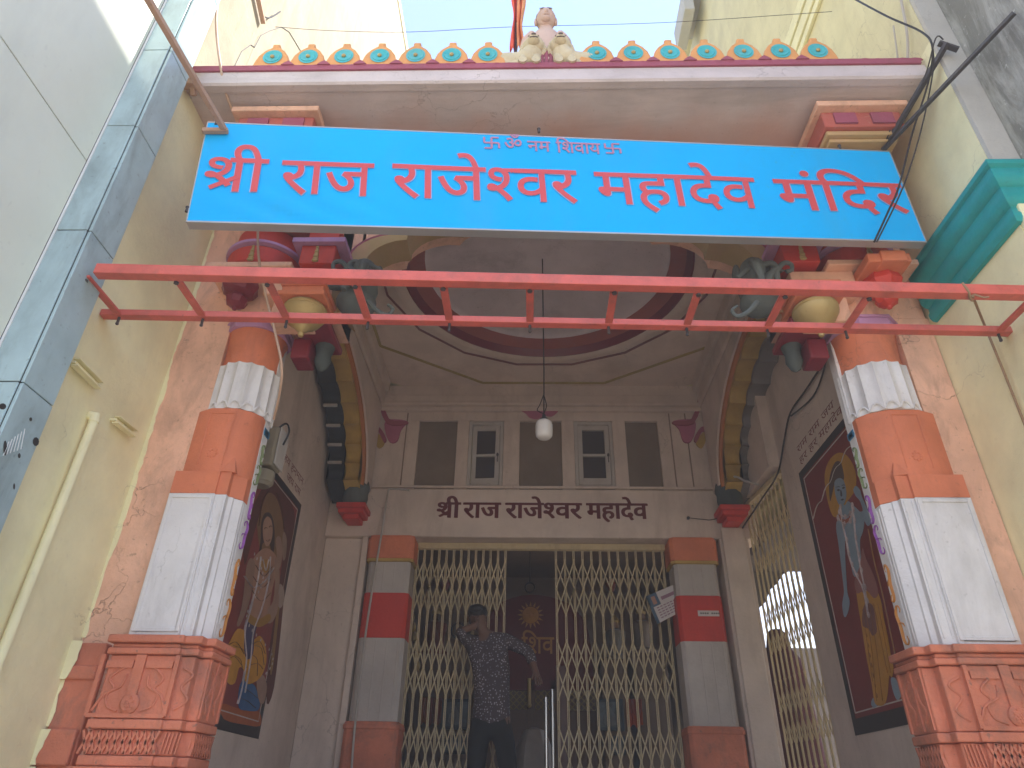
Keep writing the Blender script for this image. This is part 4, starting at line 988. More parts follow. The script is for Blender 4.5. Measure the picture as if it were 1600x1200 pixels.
obj('plate_lettering', m, paint((.08, .08, .08)), t)

# ================================================================== MURALS
def mural_frame(X, ya, yb, za, zb, label, s):
    t = thing('wall_painting', label, 'painting', (X, (ya+yb)/2, za), 'painted panels on the porch side walls')
    def mk(y0, y1, z0, z1, d0, d1): mm = MB(); mm.box(*sorted((X-s*d0, X-s*d1)), y0, y1, z0, z1); return mm
    f = MB(); w = .06
    for y0, y1, z0, z1 in ((ya, ya+w, za, zb), (yb-w, yb, za, zb), (ya+w, yb-w, za, za+w*1.6), (ya+w, yb-w, zb-w, zb)): f.box(*sorted((X-s*.001, X-s*.006)), y0, y1, z0, z1)
    obj('border', f, M['black_frame'], t)
    return t, w
def ppoly(mb, pts, X, s, d, sm_=3):
    P = [atx(u, v, X-s*d) for u, v in pts]
    P = smooth(P, sm_) if sm_ else P
    P = [Vector((X-s*d, p.y, p.z)) for p in P]; mb.plate(P, (-s, 0, 0), .0012)
# right mural: blue-skinned figure in a yellow dhoti
X = 2.1; s = 1
yb_, zb_ = atx(1249, 740, X).y, atx(1249, 740, X).z; za_ = atx(1335, 1150, X).z; ya_ = 3.72
t, w = mural_frame(X, ya_, yb_, za_, zb_, 'mural of a blue skinned standing figure in a yellow wrap on a maroon ground', 1)
m = MB(); m.box(X-.005, X-.001, ya_+w, yb_-w, za_+w*1.6, zb_-w); obj('painted_ground', m, mat('maroon_mural_ground', (.20, .022, .017), bump=.1, rough=.5, stain=((.22, .05, .03), .6, 2.2), dirtscale=(1, 1, 1)), t)
def C8(L, k=2.3077, u=1240, v=640): return [(u+a/k, v+b/k) for a, b in L]
def pp(name, L, col, d, sm_=3, lay=None):
    m = MB(); ppoly(m, C8(L), X, s, d, sm_); return obj(name, m, paint(col), t)
m = MB()
z1 = zb_-w-.02; yy = yb_-w-.02
pts = [(X-.006, yy, za_+.14), (X-.006, yy, z1)]
m.bar((X-.006, yy, za_+.13), (X-.006, yy, z1), .008, .003, (1, 0, 0)); m.bar((X-.006, ya_+.08, za_+.13), (X-.006, yy, za_+.13), .008, .003, (1, 0, 0)); m.bar((X-.006, ya_+.08, z1), (X-.006, yy, z1), .008, .003, (1, 0, 0))
sc = []
for k in range(31): a = k/30; sc.append((X-.006, yy-.02-a*1.25, z1-.34+.22*math.sin(a*math.pi*.5)+.03*abs(math.sin(a*18))))
m.tube(sc, .007, 6, sx=.4); obj('white_line', m, paint((.55, .48, .42)), t)
pp('halo', [(118, 300), (112, 240), (125, 190), (155, 158), (185, 160), (210, 190), (225, 235), (222, 290), (195, 330), (160, 385), (140, 380), (126, 340)], (.48, .24, .02), .006)
pp('hair', [(135, 225), (150, 190), (168, 188), (178, 215), (182, 250), (170, 255), (150, 262), (140, 300), (132, 330), (128, 270)], (.09, .055, .04), .0075)
pp('face', [(148, 262), (160, 248), (176, 250), (186, 272), (190, 300), (188, 325), (178, 345), (166, 345), (156, 325), (149, 295)], (.24, .31, .38), .009)
m = MB()
for L in ([(156, 290), (163, 286), (168, 290), (162, 294)], [(175, 283), (181, 278), (185, 281), (180, 286)], [(170, 325), (177, 321), (182, 323), (176, 328)], [(152, 281), (162, 276), (169, 280), (162, 279)], [(172, 275), (180, 270), (186, 273), (180, 273)], [(169, 292), (172, 290), (176, 310), (170, 312)]): ppoly(m, C8(L), X, s, .0105, 2)
obj('face_lines', m, paint((.05, .05, .06)), t)
pp('torso', [(168, 340), (185, 345), (196, 330), (215, 345), (240, 370), (255, 400), (250, 440), (240, 470), (242, 520), (248, 560), (230, 600), (215, 595), (205, 540), (195, 480), (180, 470), (165, 440), (158, 400)], (.24, .32, .38), .0078)
pp('arm', [(158, 400), (178, 420), (185, 470), (186, 530), (190, 600), (194, 660), (202, 690), (199, 720), (190, 745), (182, 745), (176, 710), (178, 685), (182, 655), (176, 600), (168, 530), (160, 470), (154, 430)], (.25, .33, .40), .009)
pp('raised_arm', [(235, 370), (255, 400), (268, 420), (280, 400), (260, 345), (245, 310), (240, 290), (225, 275), (216, 290), (225, 312), (240, 330), (250, 365)], (.25, .33, .40), .0088)
pp('sash', [(248, 500), (262, 540), (290, 600), (305, 660), (290, 680), (262, 650), (240, 660), (228, 660), (220, 620), (240, 560)], (.30, .12, .10), .010)
pp('dhoti', [(228, 650), (250, 660), (275, 650), (300, 655), (315, 690), (325, 750), (338, 810), (350, 880), (360, 930), (355, 965), (345, 960), (340, 1020), (330, 1060), (310, 1068), (292, 1055), (284, 1000), (270, 930), (256, 850), (244, 770), (232, 700)], (.50, .24, .025), .0092)
m = MB()
for L in ([(290, 700), (318, 840), (340, 950)], [(275, 700), (300, 860), (322, 1050)], [(262, 720), (285, 880), (300, 1050)], [(250, 720), (268, 850), (286, 980)], [(305, 700), (330, 830), (352, 950)]):
    m.tube([Vector((X-.0108, q_.y, q_.z)) for q_ in smooth([atx(u, v, X-.01) for u, v in C8(L)], 5, False)], .0045, 5, sx=.3)
for k in range(9): a = k/8; m.ball(Vector(atx(*C8([(250+a*50, 740+a*290)])[0], X-.0108)), .002, .012, .016, 8, 5)
obj('dhoti_folds', m, paint((.30, .12, .012)), t)
m = MB()
for L in ([(170, 350), (180, 420), (192, 470), (200, 520), (212, 560), (230, 600), (250, 640), (262, 690), (270, 740)], [(212, 345), (220, 400), (225, 460), (235, 520), (245, 580), (258, 640), (266, 690), (272, 740)], [(160, 390), (185, 410), (205, 400), (215, 360)], [(165, 370), (187, 388), (205, 375)]):
    P = smooth([atx(u, v, X-.0112) for u, v in C8(L)], 6, False)
    m.tube([Vector((X-.0112, q_.y, q_.z)) for q_ in P], .010, 6, sx=.2)
    for k, q_ in enumerate(P):
        if k % 6 == 0: m.ball((X-.012, q_.y, q_.z), .003, .022, .022, 8, 5)
obj('garland', m, paint((.50, .40, .38), .6, .5), t)
pp('sash_end', [(258, 700), (285, 705), (296, 760), (300, 800), (285, 815), (270, 790), (250, 780), (248, 740)], (.20, .09, .07), .0118)
pp('necklace', [(162, 372), (178, 395), (200, 388), (212, 356), (206, 392), (190, 412), (172, 405)], (.35, .10, .05), .0125)
pp('foot', [(352, 968), (368, 970), (382, 1005), (388, 1030), (376, 1048), (364, 1030), (354, 995)], (.24, .32, .38), .008)
pp('foot', [(286, 1040), (298, 1050), (302, 1066), (290, 1075), (280, 1062)], (.24, .32, .38), .0082)
m = MB(); P = smooth([atx(u, v, X-.0075) for u, v in C8([(270, 430), (290, 540), (320, 660), (345, 780), (370, 900), (385, 980), (402, 1005), (405, 985), (395, 960)])], 6, False)
m.tube([Vector((X-.0075, q_.y, q_.z)) for q_ in P], .006, 6, sx=.3); obj('bow', m, paint((.30, .15, .05)), t)
# slogan above the right mural
m = MB(); zt = zb_+.05
rm = lambda a, b, c: (X-.001-c*.15, -a, b)
letter_mb(m, 'राम राम जय', rm, -yb_+.06, -yb_+.85, zt+.10, zt+.155, off=.0); letter_mb(m, 'हर हर महादेव', rm, -yb_+.06, -yb_+.95, zt+.0, zt+.055, off=.0)
obj('painted_slogan', m, paint((.20, .05, .06)), T)
# left mural: seated figure
X = -2.1; s = -1
yb_, zb_ = atx(470, 789, X).y, atx(470, 789, X).z; za_ = atx(408, 1156, X).z; ya_ = 3.9
t, w = mural_frame(X, ya_, yb_, za_, zb_, 'mural of a seated figure with orange wraps on a dark brown red ground', -1)
m = MB(); m.box(X+.001, X+.005, ya_+w, yb_-w, za_+w*1.6, zb_-w); obj('painted_ground', m, mat('brown_red_mural_ground', (.25, .032, .020), bump=.1, rough=.5, stain=((.10, .05, .03), .7, 2.0), dirtscale=(1, 1, 1)), t)
m = MB(); yy = yb_-w-.015
m.bar((X+.006, yy, za_+.11), (X+.006, yy, zb_-w-.015), .008, .003, (1, 0, 0)); m.bar((X+.006, ya_+.08, za_+.11), (X+.006, yy, za_+.11), .008, .003, (1, 0, 0)); m.bar((X+.006, ya_+.08, zb_-w-.015), (X+.006, yy, zb_-w-.015), .008, .003, (1, 0, 0)); obj('white_line', m, paint((.5, .44, .38)), t)
def C7(L): return [(330+a/2.306, 640+b/2.306) for a, b in L]
def pl7(name, L, col, d, sm_=3):
    m = MB(); ppoly(m, C7(L), X, s, d, sm_); return obj(name, m, paint(col), t)
pl7('halo', [(165, 420), (170, 340), (195, 290), (225, 275), (250, 310), (262, 380), (262, 450), (245, 520), (215, 560), (180, 520)], (.24, .13, .05), .006)
pl7('ground_glow', [(40, 1060), (90, 1075), (160, 1085), (178, 1100), (175, 1140), (120, 1135), (45, 1115)], (.40, .10, .02), .0062)
pl7('hair', [(178, 470), (180, 410), (192, 375), (210, 372), (222, 395), (228, 440), (226, 500), (218, 540), (212, 490), (186, 480), (180, 520), (172, 520)], (.05, .03, .025), .0075)
pl7('face', [(186, 430), (190, 400), (203, 385), (216, 398), (221, 430), (218, 465), (207, 490), (196, 490), (188, 465)], (.46, .27, .18), .009)
pl7('torso', [(160, 525), (190, 500), (214, 505), (234, 530), (238, 570), (226, 620), (214, 680), (206, 740), (170, 762), (140, 745), (146, 690), (150, 620), (146, 560)], (.42, .23, .15), .0082)
pl7('far_arm', [(146, 535), (158, 560), (150, 620), (140, 680), (120, 740), (100, 780), (92, 770), (108, 720), (118, 650), (124, 590), (132, 548)], (.32, .19, .13), .0088)
pl7('belt', [(134, 735), (170, 755), (208, 735), (212, 760), (172, 784), (130, 762)], (.38, .20, .03), .0112)
pl7('chest_ornament', [(182, 545), (205, 540), (212, 565), (196, 590), (180, 570)], (.42, .22, .05), .0114)
pl7('arm', [(228, 540), (243, 560), (246, 620), (238, 680), (244, 660), (240, 720), (220, 765), (200, 765), (205, 720), (222, 690), (230, 620)], (.37, .23, .16), .0095)
pl7('raised_hand', [(232, 470), (242, 455), (252, 470), (256, 520), (248, 570), (238, 560), (236, 515)], (.37, .23, .16), .0095)
pl7('wrap', [(70, 830), (95, 790), (125, 800), (150, 830), (175, 815), (195, 850), (198, 910), (180, 960), (150, 985), (125, 985), (118, 940), (100, 930), (85, 985), (60, 985), (45, 930), (52, 870)], (.60, .28, .02), .0100)
pl7('blue_cloth', [(110, 980), (140, 985), (160, 1000), (175, 1060), (165, 1085), (130, 1085), (100, 1075), (98, 1020)], (.03, .11, .26), .0092)
pl7('sash', [(130, 745), (165, 765), (155, 820), (150, 880), (128, 900), (118, 850)], (.06, .05, .12), .0108)
pl7('shadow_ground', [(120, 420), (160, 330), (200, 260), (236, 262), (290, 340), (300, 420), (270, 600), (250, 800), (226, 1000), (200, 1060), (205, 900), (225, 760), (250, 600), (262, 450), (240, 330), (205, 300), (180, 360), (150, 460), (120, 560)], (.12, .032, .02), .0061)
pl7('mace', [(236, 640), (250, 628), (262, 650), (262, 690), (250, 715), (236, 700), (230, 665)], (.40, .30, .24), .0092)
pl7('mace_handle', [(238, 705), (246, 708), (222, 930), (213, 930)], (.30, .17, .05), .0091)
pl7('palm_side', [(258, 540), (268, 530), (272, 470), (262, 440), (256, 470)], (.33, .22, .15), .0094)
m = MB()
for k in range(26):
    a = k/25; u_ = 170+62*math.sin(a*9.0)*(.35+.5*a)+20*a-14; v_ = 520+430*a
    q_ = atx(*C7([(u_, v_)])[0], X+.0125); m.ball((X+.0128, q_.y, q_.z), .002, .011, .012, 8, 5)
obj('bead_string', m, paint((.52, .44, .40), .6, .5), t)
m = MB()
for L in ([(150, 600), (185, 640), (215, 610)], [(146, 650), (180, 690), (214, 660)], [(160, 560), (190, 600), (220, 565)], [(60, 850), (90, 838), (118, 880)], [(56, 905), (84, 890), (112, 925)], [(150, 845), (176, 836), (194, 880)], [(142, 920), (168, 915), (186, 935)], [(105, 1000), (130, 1010), (168, 1040)], [(104, 1040), (130, 1050), (160, 1075)], [(235, 300), (255, 360), (262, 430)], [(210, 290), (185, 330), (172, 420)]):
    P = smooth([atx(u, v, X+.0122) for u, v in C7(L)], 5, False); m.tube([Vector((X+.0122, q_.y, q_.z)) for q_ in P], .004, 5, sx=.3)
objs('fold_stroke', m, paint((.10, .045, .02)), t)
pl7('foot', [(165, 960), (190, 960), (200, 1000), (192, 1050), (178, 1060), (166, 1020)], (.34, .21, .15), .0098)
m = MB()
for L in ([(178, 530), (165, 620), (140, 720), (120, 800), (125, 900), (110, 1000), (95, 1060)], [(212, 530), (205, 620), (180, 720), (150, 800), (140, 900), (120, 1020)], [(185, 540), (195, 580), (205, 540)], [(120, 600), (150, 640), (190, 620), (225, 570)]):
    P = smooth([atx(u, v, X+.0118) for u, v in C7(L)], 6, False); m.tube([Vector((X+.0118, q_.y, q_.z)) for q_ in P], .010, 6, sx=.2)
obj('garland', m, paint((.46, .40, .40), .6, .4), t)
m = MB()
for L in ([(80, 850), (120, 870), (128, 930)], [(72, 880), (105, 900), (112, 940)], [(150, 850), (180, 860), (190, 920)], [(140, 880), (165, 900), (165, 960)], [(192, 430), (197, 424), (202, 428)], [(209, 424), (214, 418), (219, 422)], [(198, 470), (204, 475), (211, 468)]):
    P = smooth([atx(u, v, X+.0122) for u, v in C7(L)], 4, False); m.tube([Vector((X+.0122, q_.y, q_.z)) for q_ in P], .0035, 5, sx=.3)
objs('outline_stroke', m, paint((.08, .04, .02)), t)
m = MB(); lm7 = lambda a, b, c: (X+.001+c*.15, a, b)
letter_mb(m, 'जय हनमान', lm7, yb_-.62, yb_-.05, zb_+.16, zb_+.22, off=0); letter_mb(m, 'जय राम', lm7, yb_-.45, yb_-.07, zb_+.05, zb_+.11, off=0)
obj('painted_slogan', m, paint((.20, .05, .06)), T)

# ================================================================== SIGN BOARD
a_, b_, c__ = 0.1232, 0.0612, -0.07
Q = Matrix.Rotation(a_, 3, 'Z') @ Matrix.Rotation(b_, 3, 'X') @ Matrix.Rotation(c__, 3, 'Y')
SC = Vector((.1402, 2.6657, 4.4529)); SW, SH = 3.915, .675
ex_, ey_, ez_ = Q @ Vector((1, 0, 0)), Q @ Vector((0, 1, 0)), Q @ Vector((0, 0, 1))
def sp(a, b, c): return SC+ex_*a+ez_*b-ey_*c
def sloc(u, v):
    d = ray(u, v); k = (SC-CAM).dot(ey_)/d.dot(ey_); p = CAM+d*k-SC; return p.dot(ex_), p.dot(ez_)
sg = thing('sign_board', 'long bright blue sign board with red Devanagari lettering across the porch', 'sign', tuple(SC))
def sbox(mb, a0, a1, b0, b1, c0, c1): mb.add([sp(a, b, c) for a in (a0, a1) for b in (b0, b1) for c in (c0, c1)], [(0, 1, 3, 2), (4, 6, 7, 5), (0, 4, 5, 1), (2, 3, 7, 6), (0, 2, 6, 4), (1, 5, 7, 3)])
m = MB(); nx, nz = 120, 24   # slightly wrinkled printed sheet
def wr(a, b):
    u = a+SW/2; v = b+SH/2
    e = math.exp(-((u-.55)/.35)**2)*math.exp(-(v/.22)**2)
    w1 = .012*e*math.sin(38*(u*.55+v*1.0)) + .0016*math.sin(3.1*u)*math.sin(math.pi*v/SH) + .0012*math.sin(7.3*u+2*v)*math.sin(math.pi*v/SH)
    e2 = math.exp(-((u-1.5)/.4)**2)*math.exp(-(v/.1)**2); w1 += .006*e2*math.sin(30*u+20*v)
    return w1*min(1, v*18)*min(1, (SH-v)*18)
m.add([sp(-SW/2+SW*i/nx, -SH/2+SH*j/nz, wr(-SW/2+SW*i/nx, -SH/2+SH*j/nz)) for i in range(nx+1) for j in range(nz+1)],
      [(i*(nz+1)+j, (i+1)*(nz+1)+j, (i+1)*(nz+1)+j+1, i*(nz+1)+j+1) for i in range(nx) for j in range(nz)])
obj('printed_sheet', m, M['signblue'], sg)
m = MB(); sbox(m, -SW/2, SW/2, -SH/2-.001, SH/2+.001, -.05, -.022)
m2 = MB(); sbox(m, -SW/2-.004, SW/2+.004, -SH/2-.010, -SH/2, -.055, .003); sbox(m, -SW/2-.004, SW/2+.004, SH/2, SH/2+.008, -.055, .002); sbox(m, -SW/2-.006, -SW/2, -SH/2, SH/2, -.055, .002); sbox(m, SW/2, SW/2+.006, -SH/2, SH/2, -.055, .002)
obj('frame', m, M['alum'], sg, bevel=.001)
sg_words = [('Sी', 320, 418, 249, 300), ('राज', 438, 584, 255, 305), ('राजेHवर', 612, 902, 263, 313), ('महादेव', 931, 1182, 275, 322), ('मंिदर', 1214, 1414, 285, 330)]
for off_, mt, nm, lift in ((.020, 'signpale', 'letter_outline', .004), (.008, 'signred', 'lettering', .0062)):
    m = MB()
    for w_, ua, ub, vh, vb in sg_words:
        um = (ua+ub)/2
        xa = sloc(ua, (vh+vb)/2)[0]; xb = sloc(ub, (vh+vb)/2)[0]; zh = sloc(um, vh)[1]; zb = sloc(um, vb)[1]
        letter_mb(m, w_, (lambda a, b, c, lift=lift: sp(a, b, lift+c*.25+wr(a, b))), xa, xb, zb, zh, off=off_*.8)
    obj(nm, m, M[mt], sg)
m = MB()
for w_, ua, ub, vh, vb in (('+', 755, 781, 215, 232), ('ॐ', 788, 815, 217, 234), ('नम', 824, 860, 222, 237), ('िशवाय', 869, 938, 224, 240), ('+', 944, 970, 225, 240)):
    um = (ua+ub)/2
    xa = sloc(ua, (vh+vb)/2)[0]; xb = sloc(ub, (vh+vb)/2)[0]; zh = sloc(um, vh)[1]; zb = sloc(um, vb)[1]
    letter_mb(m, w_, (lambda a, b, c: sp(a, b, .0045+c*.25+wr(a, b))), xa, xb, zb, zh, off=.012)
obj('small_lettering', m, mat('small_mauve_print', (.42, .19, .30), rough=.4, var=.05, bump=0), sg)
m = MB()
for u, v in ((842, 207), (1313, 233), (337, 195), (291, 331)):
    a, b = sloc(u, v); P = sp(a, b, .0); m.tube([P+Vector((0, 0, .0)), P+Vector((0, .0, .03))], .008, 6); m.ball(P+Vector((0, 0, .03)), .011, .011, .008, 8, 5)
objs('mounting_bolt', m, M['blacksteel'], sg)

# supports of the sign
TL = sp(-SW/2+.05, SH/2-.02, .012); TR = sp(SW/2-.03, SH/2+.02, -.01)
m = MB(); pA = sp(*sloc(352, 208), .03); pB = at(232, 0, 1.75); pB = pB+(pB-pA)*.12; m.bar(pA, pB, .028, .028)
m.bar(sp(*sloc(318, 209), .02), sp(*sloc(358, 209), .02), .026, .026)
tag(obj('wooden_batten', m, M['wood'], bevel=.003), 'brown batten slanting from the upper left up to the sign corner', 'batten')
m = MB(); q = atx(292, 132, -2.17); m.bar(q+Vector((-.04, .0, 0)), q+Vector((.07, 0, 0)), .05, .04); m.bar(q+Vector((.03, -.02, .03)), q+Vector((.03, .05, -.04)), .03, .03)
tag(obj('wall_bracket', m, M['wood'], bevel=.004), 'short brown bracket on the cream wall behind the slanting batten', 'bracket')
m = MB(); e1 = atx(1585, 20, 2.385); mid = TR.lerp(e1, .5)
m.bar(TR, e1, .022, .022); tag(obj('steel_rod', m, M['blacksteel'], bevel=.002), 'long dark steel rod from the right sign corner to the peeling wall', 'rod')
m = MB(); e2 = Vector((2.285, 2.42, 5.30)); m.bar(TR+Vector((.01, 0, .01)), e2, .026, .026); m.bar(e2+Vector((-.03, .02, .03)), e2+Vector((.06, .02, -.035)), .03, .02)
tag(obj('steel_bracket', m, M['blacksteel'], bevel=.002), 'short steel bar with a T plate holding the right sign corner', 'bracket')

# ================================================================== RED LADDER FRAME
ZL = 3.58
fr = thing('ladder_frame', 'red painted steel ladder frame spanning the porch below the sign', 'frame', (0, 2.8, ZL))
n0, n1 = atz(152, 424, ZL), atz(1640, 459, ZL)
f0, f1 = atz(160, 491, ZL), atz(1580, 518, ZL)
def rail(a, b, w, h, name):
    m = MB(); m.bar(a, b, w, h); return obj(name, m, M['redsteel'], fr, bevel=.003)
rail(n0, n1, .05, .055, 'front_rail'); rail(f0, f1, .045, .035, 'back_rail')
xs_r = [atz(u, 490, ZL).x for u in (187, 316, 446, 573, 701, 828, 953, 1078, 1208, 1335, 1585)]
for x in xs_r:
    a = n0.lerp(n1, (x-n0.x)/(n1.x-n0.x)); b = f0.lerp(f1, min(1, max(0, (x-f0.x)/(f1.x-f0.x))))
    m = MB(); m.bar(a+Vector((0, .02, -.012)), b+Vector((0, .012, -.008)), .036, .012); ro = obj('rung', m, M['redsteel'], fr, bevel=.002)
    m = MB(); m.lathe([(.007, -.055), (.007, -.01)], b, 6); m.ball(b+Vector((0, 0, -.055)), .009, .009, .008, 6, 4); m.lathe([(.012, -.036), (.012, -.028)], a+Vector((0, .03, 0)), 6); obj('bolt', m, M['blacksteel'], ro)

# rope, cables, conduits, small wall fittings
def cable(name, pts, r, mt, label, cat='cable', k=5):
    m = MB(); m.tube(smooth(pts, k, False), r, 6); return tag(obj(name, m, mt), label, cat)
a = atz(1512, 457, ZL); m = MB()
m.tube(smooth([a+Vector((-.03, -.03, .03)), a+Vector((-.02, -.032, -.02)), a+Vector((0, 0, -.034)), a+Vector((.03, .03, -.02)), a+Vector((.0, .03, .034))], 4, False), .006, 6)
m.tube(smooth([a+Vector((.0, -.02, -.035)), atx(1535, 500, 2.2), atx(1568, 580, 2.235), atx(1600, 660, 2.25), atx(1640, 760, 2.25)], 6, False), .006, 6)
m.tube(smooth([a+Vector((0, -.03, -.035)), a+Vector((.03, -.04, -.06)), a+Vector((.06, -.03, -.05))], 4, False), .004, 5)
tag(obj('rope', m, M['rope']), 'jute rope knotted on the red frame and hanging down the right wall', 'rope')
cable('tan_cable', [atx(352, -40, -2.17), atx(338, 20, -2.17), atx(344, 100, -2.0), at(362, 170, 2.75), at(395, 215, 2.95)], .008, M['cable_tan'], 'tan cable looping down past the left end of the eave')
cable('tan_cable', [at(403, 352, 2.9), at(404, 400, 2.9), at(415, 460, 2.95), at(430, 520, 3.0), at(440, 570, 3.02), at(438, 610, 3.1), at(428, 655, 3.25)], .007, M['cable_tan'], 'tan cable hanging beside the left front pillar')
cable('black_cable', [atx(1320, -10, 2.1), atx(1385, 25, 2.12), atx(1440, 50, 2.2), atx(1457, 75, 2.2), atx(1450, 130, 2.2), atx(1425, 210, 2.15), at(1405, 290, 2.75), at(1388, 330, 2.77), at(1366, 378, 2.8)], .006, M['cable_black'], 'black cable bending at the right wall and dropping in front of the sign')
cable('black_cable', [atx(1457, 70, 2.21), atx(1458, 110, 2.21), atx(1440, 200, 2.19), at(1412, 290, 2.73), at(1370, 378, 2.79)], .0045, M['cable_black'], 'second thin black cable dropping beside the first in front of the sign')
cable('grey_cable', [atx(1408, 0, 2.24), atx(1418, 60, 2.24), atx(1415, 120, 2.23), atx(1398, 170, 2.2), at(1384, 222, 2.9)], .009, M['cable_white'], 'pale cable running down the yellow wall to the right sign corner')
cable('grey_cable', [atx(1396, 40, 2.24), atx(1404, 110, 2.24), atx(1398, 160, 2.22), at(1388, 215, 2.86)], .006, M['cable_white'], 'thinner pale cable left of the other on the yellow wall above the sign corner')
cable('black_cable', [atx(1474, 62, 2.24), atx(1462, 60, 2.2), atx(1445, 120, 2.18), at(1412, 185, 2.7), at(1380, 232, 2.86)], .004, M['cable_black'], 'thin black wire from the T plate down to the right sign corner')
cable('black_cable', [atx(1407, 165, 2.23), atx(1402, 175, 2.2), at(1390, 205, 2.8), at(1382, 228, 2.88)], .004, M['cable_black'], 'short thin black wire beside the pale cables at the right sign corner')
cable('overhead_wire', [atx(430, 42, -2.1), at(520, 48, 3.2), at(640, 50, 3.3), at(800, 42, 3.4), at(960, 38, 3.4), at(1080, 33, 3.3), atx(1300, 18, 2.1)], .0022, M['cable_black'], 'thin dark wire crossing the sky above the parapet', 'wire')
cable('wall_cable', [atx(405, 0, -2.19), atx(408, 20, -2.19), atx(420, 28, -2.17), atx(438, 18, -2.15)], .006, M['cable_black'], 'short dark cable end curling from the cream wall at the top left', 'cable')
m = MB(); m.bar(atx(400, -20, -2.17), atx(412, 37, -2.17), .035, .03); tag(obj('wall_batten', m, M['wood'], bevel=.003), 'short grey brown batten fixed high on the left cream wall', 'batten')
crk = MB()
for L in ([(366, 105), (378, 80), (392, 70), (398, 74), (408, 55), (422, 48), (440, 42), (452, 50), (470, 80)],): crk.tube([atx(u, v, -2.197) for u, v in L], .003, 5)
tag(obj('wall_wire', crk, M['cable_black']), 'loose thin dark wire zigzagging over the sunlit cream wall above the eave', 'wire')
m = MB(); P = [atx(146, 660, -2.165), atx(72, 848, -2.165), atx(0, 1030, -2.165), atx(-60, 1180, -2.165)]
m.tube([P[0], P[-1]], .021, 14); m.tube([P[0]+Vector((0, 0, .0)), P[0]+Vector((0, 0, .03)), P[0]+Vector((-.03, 0, .035))], .025, 12)
tag(obj('water_pipe', m, M['cream']), 'cream pipe running down the yellow left wall', 'pipe')
for L, lb_ in (((112, 565, 150, 603), 'cream angle bracket on the left wall, larger and nearer the tiles'), ((176, 655, 205, 678), 'small cream angle bracket on the left wall near the salmon strip')):
    a = atx(L[0], L[1], -2.185); b = atx(L[2], L[3], -2.185); m = MB(); m.bar(a, b, .012, .035, (1, 0, 0)); m.bar(a+Vector((.018, 0, -.017)), b+Vector((.018, 0, -.017)), .036, .008, (0, 0, 1)); m.bar(a+Vector((.018, 0, .017)), b+Vector((.018, 0, .017)), .036, .006, (0, 0, 1))
    tag(obj('angle_bracket', m, M['cream'], bevel=.002), lb_, 'bracket', 'angle brackets on the left wall')
cable('conduit', [at(640, 766, 6.45), at(612, 764, 6.45), at(606, 772, 6.45), at(597, 830, 6.42), at(585, 900, 6.40), at(570, 1000, 6.39), at(555, 1130, 6.38), at(548, 1220, 6.38)], .010, M['cable_white'], 'thin pale conduit running down the left inner pillar', 'conduit', 3)
cable('corner_cable', [at(1132, 748, 6.3), at(1150, 745, 6.2), at(1165, 752, 6.1), at(1185, 757, 6.0)], .012, M['cable_white'], 'thick pale cable looping over the dark right corbel')
cable('passage_cable', [atx(1303, 500, 1.9), atx(1298, 545, 2.05), atx(1262, 605, 2.08), atx(1235, 645, 2.08), atx(1225, 690, 2.08), atx(1215, 740, 2.06), at(1190, 780, 6.0), at(1160, 825, 6.4)], .008, M['cable_black'], 'dark cable drooping along the right porch wall to the passage corner')
cable('passage_cable', [atx(1300, 510, 1.9), atx(1288, 575, 2.07), atx(1270, 620, 2.08), atx(1236, 650, 2.08)], .007, M['cable_black'], 'shorter dark cable looped above the right wall slogan')
m = MB(); p = at(1075, 810, YB-.02); m.lathe([(.014, 0), (.016, -.02), (.006, -.03)], p, 10, axis='Y'); m.tube([p+Vector((.02, -.01, 0)), p+Vector((.2, -.01, -.02)), p+Vector((.32, -.02, 0))], .004, 5); tag(obj('wall_hook', m, M['blacksteel']), 'small dark hook with a wire on the right end of the lettered lintel', 'hook')

# cream metal box on the left pier
q = atx(425, 700, -1.66); t = thing('junction_box', 'cream metal box fixed behind the left front pillar above the mural', 'box', (-1.6, 3.9, 3.0))
p = at(425, 710, 3.86); m = MB(); m.box(p.x-.10, p.x+.055, 3.76, 3.92, p.z-.11, p.z+.15); obj('housing', m, M['cream_old'], t, bevel=.02)
m = MB(); m.box(p.x+.056, p.x+.066, 3.765, 3.915, p.z-.10, p.z+.145); obj('lid', m, M['winframe'], t, bevel=.006)
m = MB(); m.lathe([(.05, -.12), (.07, -.10), (.07, -.03), (.04, -.02)], (p.x-.02, 3.84, p.z-.1), 18); obj('drum', m, M['cream_old'], t)
m = MB(); m.tube(smooth([(p.x+.0, 3.83, p.z+.15), (p.x+.06, 3.83, p.z+.20), (p.x+.09, 3.83, p.z+.14), (p.x+.07, 3.83, p.z+.05)], 5, False), .006, 6); obj('lead', m, M['cable_black'], t)
m = MB(); m.bar((p.x-.20, 3.85, p.z-.10), (p.x-.05, 3.85, p.z-.06), .05, .05); obj('mounting_arm', m, M['cream_old'], t)

